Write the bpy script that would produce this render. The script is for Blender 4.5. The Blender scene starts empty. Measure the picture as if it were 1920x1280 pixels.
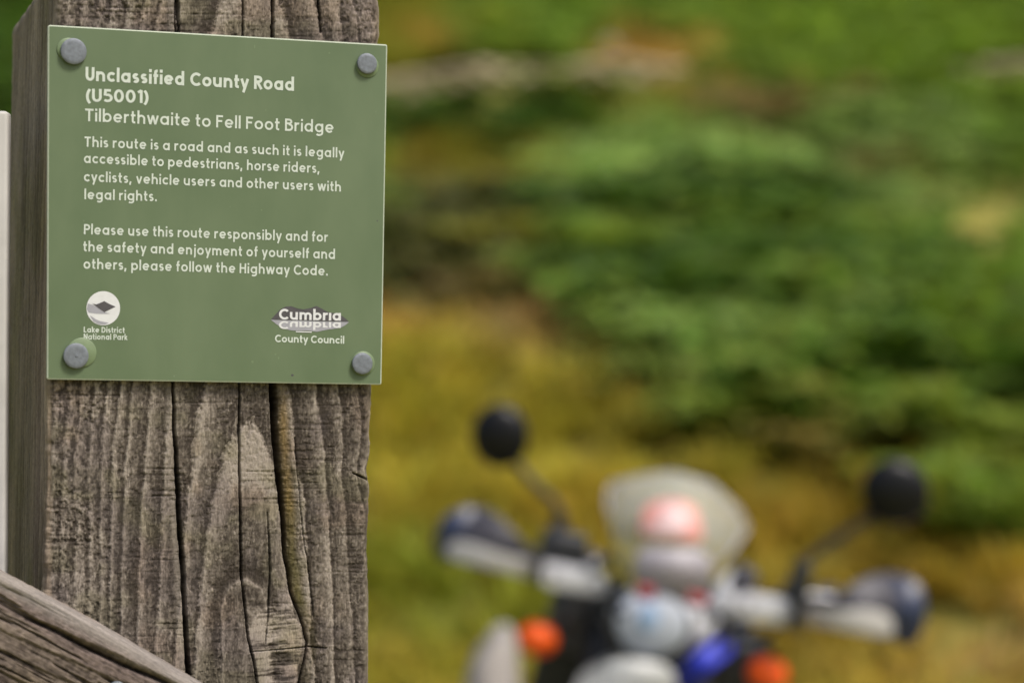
import bpy, bmesh, math, random
import numpy as np
from mathutils import Vector, Matrix

# ------------------------------------------------------------------ camera, sky, sun, exposure
scene = bpy.context.scene
scene.render.resolution_x, scene.render.resolution_y = 1024, 682
PITCH = math.radians(2.0)
CAM_H = 1.45
F_PX = 85.0 / 36.0 * 1920.0                      # focal length in pixels of the 1920 wide photograph
cam_data = bpy.data.cameras.new("camera")
cam = bpy.data.objects.new("camera", cam_data)
scene.collection.objects.link(cam)
cam.location = (0, 0, CAM_H)
cam.rotation_euler = (math.pi / 2 - PITCH, 0, 0)
cam_data.sensor_width = 36.0
cam_data.lens = 85.0
cam_data.clip_start, cam_data.clip_end = 0.05, 6000.0
cam_data.dof.use_dof = True
cam_data.dof.focus_distance = 1.415
cam_data.dof.aperture_fstop = 4.3
cam_data.dof.aperture_blades = 0
scene.camera = cam

SUN_DIR = Vector((0.42, -0.30, 0.86)).normalized()     # towards the sun
world = bpy.data.worlds.new("World")
scene.world = world
world.use_nodes = True
wn = world.node_tree
for n in list(wn.nodes):
    wn.nodes.remove(n)
sky = wn.nodes.new("ShaderNodeTexSky")
sky.sky_type = 'NISHITA'
sky.sun_disc = False
sky.sun_elevation = math.asin(SUN_DIR.z)
sky.sun_rotation = math.atan2(SUN_DIR.x, SUN_DIR.y)
sky.air_density, sky.dust_density, sky.ozone_density = 1.0, 5.0, 1.0
bg = wn.nodes.new("ShaderNodeBackground")
bg.inputs["Strength"].default_value = 0.09
wo = wn.nodes.new("ShaderNodeOutputWorld")
wn.links.new(sky.outputs[0], bg.inputs[0])
wn.links.new(bg.outputs[0], wo.inputs[0])
sun_data = bpy.data.lights.new("sun", 'SUN')
sun_data.energy = 2.2
sun_data.angle = math.radians(14)
sun_data.color = (1.0, 0.95, 0.88)
sun = bpy.data.objects.new("sun", sun_data)
scene.collection.objects.link(sun)
sun.rotation_euler = SUN_DIR.to_track_quat('Z', 'Y').to_euler()
sun.location = (3, -3, 8)
scene.view_settings.view_transform = 'Standard'
scene.view_settings.look = 'None'
scene.view_settings.gamma = 1.0
scene.view_settings.exposure = 0.55
scene.render.engine = 'CYCLES'
scene.cycles.use_denoising = True
scene.cycles.max_bounces = 8
scene.cycles.transparent_max_bounces = 12

rng = np.random.default_rng(7)
random.seed(7)

# ------------------------------------------------------------------ layout helpers
FWD = np.array([0, math.cos(PITCH), -math.sin(PITCH)])
UP = np.array([0, math.sin(PITCH), math.cos(PITCH)])
RIGHT = np.array([1.0, 0, 0])
CAM = np.array([0, 0, CAM_H])


def c2w(v):
    """vector right/down/forward of the camera -> world"""
    return v[0] * RIGHT - v[1] * UP + v[2] * FWD


def ray(px, py):
    return c2w(((px - 960) / F_PX, (py - 640) / F_PX, 1.0))


def at(px, py, depth):
    return CAM + ray(px, py) * depth


def to_px(P):
    d = np.asarray(P, float) - CAM
    z = d @ FWD
    return 960 + F_PX * (d @ RIGHT) / z, 640 - F_PX * (d @ UP) / z


# plate frame, measured from its four corners
EX = c2w((0.93983336, 0.01571427, 0.34127163)); EX /= np.linalg.norm(EX)
DOWN = c2w((-0.01136298, 0.99982671, -0.01474558)); DOWN -= EX * (DOWN @ EX); DOWN /= np.linalg.norm(DOWN)
UPP = -DOWN
IN = np.cross(UPP, EX)                                  # into the post, away from the camera
PC = CAM + c2w((-0.1704588, -0.07765847, 1.41037831))   # centre of the plate's front face


def frame_matrix(origin, x=EX, y=IN, z=UPP):
    m = Matrix.Identity(4)
    for i in range(3):
        m[i][0], m[i][1], m[i][2], m[i][3] = x[i], y[i], z[i], origin[i]
    return m


def on_plane(px, py, off):
    """pixel -> (x, z) in the plate frame, on the plane `off` metres behind the plate's front face"""
    d = ray(px, py)
    o = PC + IN * off
    t = ((o - CAM) @ IN) / (d @ IN)
    q = CAM + d * t - PC
    return np.array([q @ EX, q @ UPP])


# ------------------------------------------------------------------ noise
_T = rng.random((256, 256))


def vnoise(x, y):
    x = np.asarray(x, float); y = np.asarray(y, float)
    xi = np.floor(x).astype(int); yi = np.floor(y).astype(int)
    fx = x - xi; fy = y - yi
    fx = fx * fx * (3 - 2 * fx); fy = fy * fy * (3 - 2 * fy)
    a = _T[xi & 255, yi & 255]; b = _T[(xi + 1) & 255, yi & 255]
    c = _T[xi & 255, (yi + 1) & 255]; d = _T[(xi + 1) & 255, (yi + 1) & 255]
    return (a * (1 - fx) + b * fx) * (1 - fy) + (c * (1 - fx) + d * fx) * fy


def fbm(x, y, o=4, g=0.5):
    s = 0; a = 1; t = 0
    for i in range(o):
        s = s + a * vnoise(x * 2 ** i + 17.3 * i, y * 2 ** i + 31.7 * i); t += a; a *= g
    return s / t


def sstep(a, b, x):
    t = np.clip((x - a) / (b - a), 0, 1)
    return t * t * (3 - 2 * t)


# ------------------------------------------------------------------ object helpers
def link(o, parent=None):
    scene.collection.objects.link(o)
    if parent is not None:
        o.parent = parent
    return o


def tag(o, label=None, cat=None, group=None, kind=None):
    if label: o["label"] = label
    if cat: o["category"] = cat
    if group: o["group"] = group
    if kind: o["kind"] = kind
    return o


def empty(name, mat4=None, loc=(0, 0, 0)):
    o = bpy.data.objects.new(name, None)
    o.empty_display_size = 0.1
    link(o)
    if mat4 is not None:
        o.matrix_world = mat4
    else:
        o.location = loc
    return o


def mesh_np(name, verts, quads=None, tris=None, material=None, smooth=True, color=None, parent=None, color_domain='POINT'):
    me = bpy.data.meshes.new(name)
    verts = np.asarray(verts, np.float32)
    nq = 0 if quads is None else len(quads)
    nt = 0 if tris is None else len(tris)
    me.vertices.add(len(verts)); me.vertices.foreach_set("co", verts.ravel())
    idx = []
    if nq: idx.append(np.asarray(quads, np.int32).ravel())
    if nt: idx.append(np.asarray(tris, np.int32).ravel())
    idx = np.concatenate(idx)
    me.loops.add(len(idx)); me.loops.foreach_set("vertex_index", idx)
    me.polygons.add(nq + nt)
    st = np.concatenate([np.arange(nq) * 4, nq * 4 + np.arange(nt) * 3]).astype(np.int32)
    me.polygons.foreach_set("loop_start", st)
    me.polygons.foreach_set("use_smooth", np.full(nq + nt, smooth))
    me.update(calc_edges=True)
    me.validate()
    if color is not None:
        at_ = me.color_attributes.new("tint", 'FLOAT_COLOR', 'POINT')
        c = np.ones((len(verts), 4), np.float32); c[:, :3] = color
        at_.data.foreach_set("color", c.ravel())
    o = bpy.data.objects.new(name, me)
    if material: me.materials.append(material)
    return link(o, parent)


class MB:
    """collects shapes of one part into a bmesh"""
    def __init__(self):
        self.bm = bmesh.new()

    def tube(self, pts, rad, seg=12, caps=True):
        pts = [Vector(p) for p in pts]
        if not hasattr(rad, '__len__'): rad = [rad] * len(pts)
        rings = []; n = None
        for i, p in enumerate(pts):
            t = (pts[min(i + 1, len(pts) - 1)] - pts[max(i - 1, 0)]).normalized()
            if n is None:
                n = t.orthogonal().normalized()
            else:
                n = (n - t * n.dot(t)).normalized()
            b = t.cross(n)
            rings.append([self.bm.verts.new(p + (n * math.cos(a) + b * math.sin(a)) * rad[i])
                          for a in [2 * math.pi * k / seg for k in range(seg)]])
        for r0, r1 in zip(rings, rings[1:]):
            for k in range(seg):
                self.bm.faces.new((r0[k], r0[(k + 1) % seg], r1[(k + 1) % seg], r1[k]))
        if caps:
            self.bm.faces.new(rings[0][::-1]); self.bm.faces.new(rings[-1])
        return self

    def ball(self, c, r, rot=None, seg=24, rings=14):
        m = Matrix.Translation(Vector(c))
        if rot is not None: m = m @ rot.to_4x4()
        m = m @ Matrix.Diagonal((r[0], r[1], r[2], 1.0))
        bmesh.ops.create_uvsphere(self.bm, u_segments=seg, v_segments=rings, radius=1.0, matrix=m)
        return self

    def box(self, c, s, rot=None, bevel=0.0):
        m = Matrix.Translation(Vector(c))
        if rot is not None: m = m @ rot.to_4x4()
        m = m @ Matrix.Diagonal((s[0], s[1], s[2], 1.0))
        r = bmesh.ops.create_cube(self.bm, size=1.0, matrix=m)
        if bevel:
            es = list({e for v in r['verts'] for e in v.link_edges})
            bmesh.ops.bevel(self.bm, geom=es, offset=bevel, segments=3, affect='EDGES', profile=0.5)
        return self

    def slab(self, outline, fn, thick, nx=None):
        """closed outline (list of 2-D points) -> slab whose points are fn(p) and fn(p)+thick (a vector)"""
        th = Vector(thick)
        c = (sum(p[0] for p in outline) / len(outline), sum(p[1] for p in outline) / len(outline))
        fr, bk = [], []
        loops = []
        for s in (1.0, 0.66, 0.33):
            a = [self.bm.verts.new(fn((c[0] + (p[0] - c[0]) * s, c[1] + (p[1] - c[1]) * s))) for p in outline]
            b = [self.bm.verts.new(v.co + th) for v in a]
            loops.append((a, b))
        n = len(outline)
        for (a0, b0), (a1, b1) in zip(loops, loops[1:]):
            for k in range(n):
                j = (k + 1) % n
                self.bm.faces.new((a0[k], a0[j], a1[j], a1[k]))
                self.bm.faces.new((b0[j], b0[k], b1[k], b1[j]))
        ca = self.bm.verts.new(fn(c)); cb = self.bm.verts.new(ca.co + th)
        a, b = loops[-1]
        for k in range(n):
            j = (k + 1) % n
            self.bm.faces.new((a[k], a[j], ca)); self.bm.faces.new((b[j], b[k], cb))
        a, b = loops[0]
        for k in range(n):
            j = (k + 1) % n
            self.bm.faces.new((a[j], a[k], b[k], b[j]))
        return self

    def lathe(self, profile, m=None, seg=32):
        """profile (radius, height) turned about local z"""
        m = m or Matrix.Identity(4)
        rings = []
        for r, h in profile:
            if r < 1e-6:
                rings.append([self.bm.verts.new(m @ Vector((0, 0, h)))])
            else:
                rings.append([self.bm.verts.new(m @ Vector((r * math.cos(2 * math.pi * k / seg), r * math.sin(2 * math.pi * k / seg), h))) for k in range(seg)])
        for a, b in zip(rings, rings[1:]):
            for k in range(seg):
                j = (k + 1) % seg
                q = [a[k % len(a)], a[j % len(a)], b[j % len(b)], b[k % len(b)]]
                q2 = []
                for v in q:
                    if v not in q2: q2.append(v)
                if len(q2) > 2: self.bm.faces.new(q2)
        return self

    def torus(self, c, R, r, m3, seg=48, ring=12, sq=1.0):
        rows = []
        for i in range(seg):
            a = 2 * math.pi * i / seg
            row = []
            for k in range(ring):
                b = 2 * math.pi * k / ring
                rr = R + r * math.cos(b)
                row.append(self.bm.verts.new(Vector(c) + m3 @ Vector((rr * math.cos(a), rr * math.sin(a), sq * r * math.sin(b)))))
            rows.append(row)
        for i in range(seg):
            for k in range(ring):
                self.bm.faces.new((rows[i][k], rows[(i + 1) % seg][k], rows[(i + 1) % seg][(k + 1) % ring], rows[i][(k + 1) % ring]))
        return self

    def build(self, name, material, parent=None, smooth=True, angle=40):
        bmesh.ops.recalc_face_normals(self.bm, faces=self.bm.faces)
        me = bpy.data.meshes.new(name)
        if smooth:
            for f in self.bm.faces: f.smooth = True
            for e in self.bm.edges:
                if len(e.link_faces) == 2 and e.calc_face_angle(0) > math.radians(angle): e.smooth = False
        self.bm.to_mesh(me); self.bm.free()
        me.materials.append(material)
        return link(bpy.data.objects.new(name, me), parent)


# ------------------------------------------------------------------ materials
def mat(name, col, rough=0.5, metal=0.0, var=0.15, scale=40.0, bump=0.0, coat=0.0, spec=0.5):
    m = bpy.data.materials.new(name); m.use_nodes = True
    nt = m.node_tree; b = nt.nodes["Principled BSDF"]
    tc = nt.nodes.new("ShaderNodeTexCoord")
    nz = nt.nodes.new("ShaderNodeTexNoise"); nz.inputs["Scale"].default_value = scale; nz.inputs["Detail"].default_value = 5
    nt.links.new(tc.outputs["Object"], nz.inputs["Vector"])
    rp = nt.nodes.new("ShaderNodeValToRGB")
    c = np.array(col)
    rp.color_ramp.elements[0].position = 0.3; rp.color_ramp.elements[1].position = 0.7
    rp.color_ramp.elements[0].color = (*(c * (1 - var)), 1); rp.color_ramp.elements[1].color = (*np.minimum(c * (1 + var), 1), 1)
    nt.links.new(nz.outputs[0], rp.inputs[0]); nt.links.new(rp.outputs[0], b.inputs["Base Color"])
    b.inputs["Roughness"].default_value = rough; b.inputs["Metallic"].default_value = metal
    b.inputs["Specular IOR Level"].default_value = spec
    b.inputs["Coat Weight"].default_value = coat
    if bump:
        bp = nt.nodes.new("ShaderNodeBump"); bp.inputs["Strength"].default_value = bump; bp.inputs["Distance"].default_value = 0.001
        nt.links.new(nz.outputs[0], bp.inputs["Height"]); nt.links.new(bp.outputs[0], b.inputs["Normal"])
    return m


def tint_mat(name, rough=0.85, translucent=0.0, micro=0.0, micro_scale=(900, 900, 250), spec=0.25):
    """colour comes from the mesh's own 'tint' attribute, broken up by fine noise"""
    m = bpy.data.materials.new(name); m.use_nodes = True
    nt = m.node_tree; b = nt.nodes["Principled BSDF"]; out = nt.nodes["Material Output"]
    at_ = nt.nodes.new("ShaderNodeAttribute"); at_.attribute_name = "tint"
    src = at_.outputs["Color"]
    if micro:
        tc = nt.nodes.new("ShaderNodeTexCoord"); mp = nt.nodes.new("ShaderNodeMapping")
        mp.inputs["Scale"].default_value = micro_scale
        nz = nt.nodes.new("ShaderNodeTexNoise"); nz.inputs["Scale"].default_value = 1.0; nz.inputs["Detail"].default_value = 4
        nt.links.new(tc.outputs["Object"], mp.inputs[0]); nt.links.new(mp.outputs[0], nz.inputs["Vector"])
        mr = nt.nodes.new("ShaderNodeMapRange"); mr.inputs[1].default_value = 0.3; mr.inputs[2].default_value = 0.7
        mr.inputs[3].default_value = 1 - micro; mr.inputs[4].default_value = 1 + micro
        nt.links.new(nz.outputs[0], mr.inputs[0])
        mx = nt.nodes.new("ShaderNodeMix"); mx.data_type = 'RGBA'; mx.blend_type = 'MULTIPLY'; mx.inputs[0].default_value = 1
        nt.links.new(src, mx.inputs[6]); nt.links.new(mr.outputs[0], mx.inputs[7]); src = mx.outputs[2]
        bp = nt.nodes.new("ShaderNodeBump"); bp.inputs["Strength"].default_value = 0.35; bp.inputs["Distance"].default_value = 0.0004
        nt.links.new(nz.outputs[0], bp.inputs["Height"]); nt.links.new(bp.outputs[0], b.inputs["Normal"])
    nt.links.new(src, b.inputs["Base Color"])
    b.inputs["Roughness"].default_value = rough; b.inputs["Specular IOR Level"].default_value = spec
    if translucent:
        tr = nt.nodes.new("ShaderNodeBsdfTranslucent"); nt.links.new(src, tr.inputs[0])
        ms = nt.nodes.new("ShaderNodeMixShader"); ms.inputs[0].default_value = translucent
        nt.links.new(b.outputs[0], ms.inputs[1]); nt.links.new(tr.outputs[0], ms.inputs[2]); nt.links.new(ms.outputs[0], out.inputs[0])
    return m


# ------------------------------------------------------------------ terrain
def gz(x, y):
    x = np.asarray(x, float); y = np.asarray(y, float)
    z = -0.22 * sstep(2.0, 3.9, y)
    d = np.clip(y - 9.3 + 0.10 * x, 0, None); d = np.minimum(d, 160)
    z = z + 0.135 * d + 0.0013 * d * d * (d < 90) + np.where(d >= 90, 0.0013 * 8100 + 0.1 * (d - 90), 0)
    n = fbm(x * 0.23 + 40, y * 0.12 + 9, 3) - 0.5
    z = z + n * 1.0 * sstep(9, 20, y) + (fbm(x * 0.9 + 3, y * 0.7 + 5, 3) - 0.5) * 0.25 * sstep(7, 11, y)
    return z


def ground_hit(px, py, lift=0.0):
    d = ray(px, py)
    for D in np.arange(6.0, 140.0, 0.1):
        p = CAM + d * D
        if p[2] < gz(p[0], p[1]) + lift:
            return p
    return p


ys = np.unique(np.concatenate([np.linspace(-400, -10, 8), np.linspace(-10, 8, 30), np.linspace(8, 60, 180), np.linspace(60, 140, 60), np.array([170, 250, 500, 1200, 3000])]))
xs = np.unique(np.concatenate([np.array([-3000, -1000, -300, -120]), np.linspace(-60, 60, 200), np.array([120, 300, 1000, 3000])]))
XX, YY = np.meshgrid(xs, ys)
ZZ = gz(XX, YY)
nx_, ny_ = len(xs), len(ys)
ii = np.arange(nx_ * ny_).reshape(ny_, nx_)
quads = np.stack([ii[:-1, :-1], ii[:-1, 1:], ii[1:, 1:], ii[1:, :-1]], -1).reshape(-1, 4)
m_ground = mat("rough_turf", (0.27, 0.215, 0.035), 0.95, var=0.4, scale=0.9)
rp_ = [n for n in m_ground.node_tree.nodes if n.type == 'VALTORGB'][0].color_ramp      # green to straw-coloured patches
rp_.elements[0].color = (0.115, 0.150, 0.022, 1); rp_.elements[1].color = (0.30, 0.235, 0.038, 1)
ground = mesh_np("ground", np.stack([XX, YY, ZZ], -1).reshape(-1, 3), quads, material=m_ground)
tag(ground, "rough hillside turf rising behind the motorcycle", "ground", kind="structure")

# gravel track the motorcycle stands on
ty = np.linspace(3.2, 6.4, 24); tx = np.linspace(-14, 14, 90)
TX, TY = np.meshgrid(tx, ty)
TYw = TY + 0.25 * np.sin(TX * 0.6)
TZ = gz(TX, TYw) + 0.006
ii = np.arange(TX.size).reshape(TX.shape)
m_track = mat("gravel_track", (0.24, 0.22, 0.19), 0.95, var=0.35, scale=30, bump=0.6)
track = mesh_np("track", np.stack([TX, TYw, TZ], -1).reshape(-1, 3),
                np.stack([ii[:-1, :-1], ii[:-1, 1:], ii[1:, 1:], ii[1:, :-1]], -1).reshape(-1, 4), material=m_track)
tag(track, "pale gravel track under the motorcycle", "track", kind="structure")

# ------------------------------------------------------------------ the gatepost
POST_OFF = 0.0045                      # the post's face lies this far behind the plate's face
xl = on_plane(89, 880, POST_OFF)[0]
xr = on_plane(701, 760, POST_OFF)[0]
z_top = on_plane(400, -62, POST_OFF)[1]
z_vis = on_plane(400, 1320, POST_OFF)[1]
# post depth from the visible left side
depth = 0.1
for depth in np.arange(0.06, 0.4, 0.002):
    X, Y = to_px(PC + EX * xl + IN * (POST_OFF + depth) + UPP * on_plane(89, 640, POST_OFF)[1])
    if X < 11: break
depth = min(depth, 0.26)
z_base = z_top
while (PC + UPP * z_base)[2] > -0.12: z_base -= 0.01
print("post", xl, xr, z_top, z_vis, depth, z_base)

CRACK_A = [(326, -20, 3), (327, 600, 5), (328, 720, 5), (330, 800, 6), (336, 900, 8), (340, 980, 8), (347, 1080, 9), (352, 1180, 9), (357, 1300, 9)]
CRACK_B = [(452, -20, 2.2), (452, 720, 2.6), (452, 850, 3.0), (455, 1000, 3.4), (456, 1080, 3.2), (463, 1150, 3.2), (467, 1195, 3.6), (478, 1240, 3.6), (487, 1300, 3.6)]
CRACK_C = [(508, -20, 4), (510, 600, 16), (516, 720, 19), (519, 800, 17), (526, 880, 14), (534, 960, 12), (539, 1040, 10), (549, 1110, 7), (571, 1170, 5), (580, 1205, 6), (573, 1240, 5.5), (559, 1300, 5)]
CRACK_D = [(505, 960, 0.5), (508, 1010, 2.2), (510, 1080, 2.6), (506, 1150, 2.4), (500, 1205, 0.6)]
CRACK_E = [(330, -20, 5), (332, 60, 4)]
CRACK_F = [(592, -20, 2.6), (598, 60, 2.6)]
CRACK_G = [(470, 1221, .6), (520, 1217, 1.2), (575, 1212, 1.6), (615, 1214, 0.3)]
CRACK_H = [(665, 886, 0.5), (680, 893, 2.4), (702, 902, 3.2)]
CRACK_I = [(556, 820, 0.6), (572, 1000, 1.0), (584, 1080, 1.2), (592, 1160, 0.5)]


def seg_dist(X, Y, poly):
    """distance to a polyline, its width there, and the side (+ right)"""
    best = np.full(X.shape, 1e9); wid = np.zeros(X.shape); side = np.zeros(X.shape)
    for (x0, y0, w0), (x1, y1, w1) in zip(poly, poly[1:]):
        dx, dy = x1 - x0, y1 - y0
        t = np.clip(((X - x0) * dx + (Y - y0) * dy) / (dx * dx + dy * dy), 0, 1)
        qx, qy = x0 + t * dx, y0 + t * dy
        d = np.hypot(X - qx, Y - qy)
        k = d < best
        best = np.where(k, d, best); wid = np.where(k, w0 + (w1 - w0) * t, wid); side = np.where(k, X - qx, side)
    return best, wid, side


def grain_front(X, Y):
    """height (metres) and colour of the weathered front face; X, Y in photo pixels on the face"""
    wob = (fbm(X / 80 + 5, Y / 210, 3) - 0.5) * 16 + (fbm(X / 12, Y / 34 + 8, 2) - 0.5) * 5 + (fbm(X / 5, Y / 6 + 8, 2) - 0.5) * 3.5
    dx = X - 463
    h = 0.110 * np.abs(1900 - Y)
    r = np.sqrt(dx * dx + h * h) + wob
    kd = ((X - 536) / 52) ** 2 + ((Y - 1225) / 80) ** 2
    r = r + 16 * np.exp(-(((X - 690) / 50) ** 2 + ((Y - 885) / 45) ** 2))
    RR = np.array([-30, 0, 30, 60, 89.5, 122, 151, 187, 218, 248, 270, 291, 313, 335, 357, 380, 402, 424, 447, 470, 492, 515, 540, 565, 590, 620, 650], float)
    kk = np.clip(np.searchsorted(RR, r) - 1, 0, len(RR) - 2)
    ph = np.clip((r - RR[kk]) / (RR[kk + 1] - RR[kk]), 0, 1)
    rv = vnoise(kk * 3.7 + 0.5, kk * 1.3 + 0.5)
    gap = RR[kk + 1] - RR[kk]
    drop = 4.0 / gap
    ridge = np.where(ph < 1 - drop, (0.12 + 0.88 * (ph / (1 - drop)) ** 0.85), 1 - 0.88 * sstep(1 - drop, 1.0, ph))
    brk = fbm(X / 26 + 3, Y / 40, 3)
    far = sstep(250, 330, r)                       # the outer rings are finer and more broken
    H = (ridge - 0.5) * (0.0012 - 0.0004 * far) * (0.7 + 0.4 * rv) * (1 - far * (1 - sstep(.35, .6, brk)) * .7)
    core = 1 - sstep(87, 96, r)
    right = sstep(150, 200, dx)
    ridge = ridge * (1 - core) + 0.5 * core
    ridge = ridge * (1 - .45 * right) + .45 * .45 * right
    # narrow saw marks across the grain
    saw = fbm(X / 110 + 9, Y / 4.6, 2)
    saw_m = sstep(0.42, 0.66, fbm(X / 100 + 31, Y / 70, 2))
    H -= 0.00035 * np.clip(saw - 0.55, 0, 1) * 4 * (0.2 + saw_m)
    chk = fbm(X / 13, Y / 6.5 + 77, 3)
    H -= 0.0003 * sstep(0.60, 0.75, chk)
    fib = fbm(X / 3.4, Y / 22, 3)
    H += (fib - 0.5) * 0.0006
    fuzz = fbm(X / 5.5 + 50, Y / 6.5, 3)
    H += (fuzz - 0.5) * (0.0008 + 0.0007 * far) * (0.35 + sstep(0.4, 0.6, fbm(X / 60, Y / 60 + 5, 2)))
    H += (fbm(X / 11 + 20, Y / 13, 2) - 0.5) * 0.0007 * far
    H += (fbm(X / 120, Y / 120 + 3, 2) - 0.5) * 0.0012
    # colour of the wood, with the rings' lit edges painted in
    light = np.array([0.310, 0.268, 0.226]); mid = np.array([0.150, 0.126, 0.103]); dark = np.array([0.050, 0.040, 0.032])
    warmc = np.array([0.180, 0.138, 0.108]); olive = np.array([0.130, 0.115, 0.076]); plum = np.array([0.122, 0.100, 0.093])
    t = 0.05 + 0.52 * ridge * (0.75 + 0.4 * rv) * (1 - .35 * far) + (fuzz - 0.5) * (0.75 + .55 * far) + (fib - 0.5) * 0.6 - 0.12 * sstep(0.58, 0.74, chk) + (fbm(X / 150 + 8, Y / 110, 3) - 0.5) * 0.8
    t += 0.16 * far + 0.40 * np.exp(-((ph - (1 - drop)) / (1.6 * drop)) ** 2) * (1 - .4 * far) * (1 - core) * (1 - .5 * right) - 0.20 * (1 - core) * (1 - sstep(0, .3, ph))  # pale lit ring edges painted over the grain, darker just outside them
    t -= 0.34 * saw_m * np.clip(saw - 0.52, 0, 1) * 3
    # smooth pale tongue left by the saw, and the pale loops round the knot
    tl = 455 - (Y - 785) * 0.24; tr = 486 + (Y - 785) * 0.30
    tongue = sstep(0, 14, X - tl) * sstep(0, 14, tr - X) * sstep(778, 800, Y) * (1 - sstep(880, 960, Y))
    t = t + 0.42 * tongue
    nzl = (fbm(X / 16 + 4, Y / 16, 2) - 0.5)
    e = np.hypot((X - 461) / 44.0, np.minimum((Y - 1150) / 64.0, 0)) + nzl * 0.10
    lm = (X < 508)
    rim = np.exp(-((e - 0.93) * 44 / 5.5) ** 2) * lm
    halo = np.exp(-((e - 1.25) * 44 / 9.0) ** 2) * (e > 1) * (X < 545) * (Y < 1235)
    inl = (1 - sstep(.95, 1.04, e)) * lm
    t = t + 0.45 * rim - 0.26 * halo + inl * 0.06
    H += 0.0010 * inl - 0.0005 * halo
    # the knot: pale end grain between the two cracks, cut across by saw marks, dark heart
    kl = 470 + np.clip(Y - 1215, -60, 80) * 0.16 + np.clip(1180 - Y, 0, 60) * 0.75
    kr_ = np.interp(Y, [1120, 1140, 1170, 1205, 1240, 1300], [520, 552, 568, 574, 566, 552])
    kin = sstep(0, 7, X - kl) * sstep(0, 7, kr_ - X) * sstep(1136, 1148, Y + nzl * 14)
    streak = fbm(X / 45 + 11, Y / 4.2 + .02 * X, 3)
    t = t * (1 - .75 * kin) + .85 * kin * (0.86 + 3.4 * (streak - 0.5) + 0.5 * (fuzz - .5))
    H += 0.0008 * kin + kin * (streak - .5) * 0.0016
    lp2, _, _ = seg_dist(X, Y, [(462, 1300, 5), (463, 1225, 5), (471, 1188, 5), (486, 1177, 5), (506, 1178, 5)])
    loop2 = np.exp(-(lp2 / 4.5) ** 2)
    t = t + 0.40 * loop2
    H += 0.0006 * loop2
    knot = np.exp(-(((X - 531) / 22) ** 2 + ((Y - 1232) / 15) ** 2) ** 1.5) + .8 * np.exp(-(((X - 518) / 15) ** 2 + ((Y - 1262) / 16) ** 2) ** 1.5)
    t = t - 1.3 * np.clip(knot, 0, 1) * (.35 + 1.1 * fbm(X / 9, Y / 9, 2))
    H -= 0.0014 * knot * (0.4 + fbm(X / 6, Y / 6, 2))
    spk = fbm(X / 2.4 + 15, Y / 3.4 + 60, 2)
    t = t + (spk - .5) * .55 - .03
    H += (spk - .5) * .0004
    # loose pale fibres standing off the surface
    fibre = sstep(.66, .76, fbm(X / 2.6 + 140, Y / 9 + 3, 2)) * sstep(.45, .6, fbm(X / 40 + 7, Y / 40, 2))
    t = t + 0.35 * fibre
    H += 0.0004 * fibre
    t = np.clip(t, 0, 1)[..., None]
    C = np.where(t < 0.5, dark + (mid - dark) * (t / 0.5), mid + (light - mid) * ((t - 0.5) / 0.5))
    a = sstep(0.50, 0.66, fbm(X / 70 + 21, Y / 95 + 2, 3))[..., None] * 0.6
    C = C * (1 - a) + a * warmc * (0.3 + 1.3 * t)
    b = sstep(0.52, 0.68, fbm(X / 90 + 61, Y / 70 + 44, 3))[..., None] * 0.55
    C = C * (1 - b) + b * olive * (0.4 + 1.3 * t)
    c = sstep(0.54, 0.68, fbm(X / 60 + 90, Y / 80 + 14, 3))[..., None] * 0.5
    C = C * (1 - c) + c * plum * (0.4 + 1.3 * t)
    C = C * (1 + .10 * kin[..., None])
    # cracks
    for poly, dep, lip in ((CRACK_A, 0.009, .7), (CRACK_B, 0.006, 0.4), (CRACK_C, 0.014, 1), (CRACK_D, 0.003, .3), (CRACK_E, 0.006, .5), (CRACK_F, 0.004, .4), (CRACK_G, 0.002, .3), (CRACK_H, 0.005, .4), (CRACK_I, 0.0015, 0.3)):
        Xw = X + (fbm(Y / 18 + dep * 1e4, Y / 40, 2) - 0.5) * (1.5 if poly is CRACK_B or poly is CRACK_D else 2.6)
        d, w, s = seg_dist(Xw, Y, poly)
        hw = w * 0.46 + 0.3
        prof = 1 - sstep(hw * 0.35, hw + 0.9, d)
        H = H - dep * prof
        # worn lip slopes into the crack
        lipw = np.exp(-np.clip(d - hw, 0, None) / (5 * lip + 0.5))
        H = H - 0.0005 * lip * lipw
        C = C * (1 - 0.62 * prof[..., None])
        if poly is CRACK_C:
            band = (s > 0) * np.exp(-((d - hw - 9) / 9) ** 2) * sstep(690, 800, Y) * (1 - .75 * sstep(1090, 1190, Y)) * (0.45 + 0.75 * fbm(X / 25, Y / 45, 3))
            och = np.array([0.235, 0.160, 0.062]); mos = np.array([0.165, 0.140, 0.050])
            mixc = och + (mos - och) * sstep(880, 1060, Y)[..., None]
            C = C * (1 - 0.9 * np.clip(band, 0, 1)[..., None]) + 0.9 * np.clip(band, 0, 1)[..., None] * mixc * (0.75 + 0.6 * (fuzz[..., None]))
            H = H - 0.0040 * (s > 0) * np.exp(-np.clip(d - hw, 0, None) / 18.0) * sstep(640, 760, Y)
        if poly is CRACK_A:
            lit = (s < 0) * np.exp(-((d - hw - 6) / 6) ** 2)  # lit left rim of the crack, painted as a paler strip
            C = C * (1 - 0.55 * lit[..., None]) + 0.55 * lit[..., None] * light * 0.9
    # weathered pale arris down the left corner
    ar = np.exp(-((X - 90) / 7.5) ** 2) * sstep(600, 760, Y) * (0.8 + 0.6 * fbm(X / 8, Y / 60, 2))
    ar = np.clip(ar, 0, 1)[..., None]
    C = C * (1 - ar) + ar * np.array([0.36, 0.28, 0.205])
    return H, np.clip(C, 0.012, 0.6)


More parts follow.
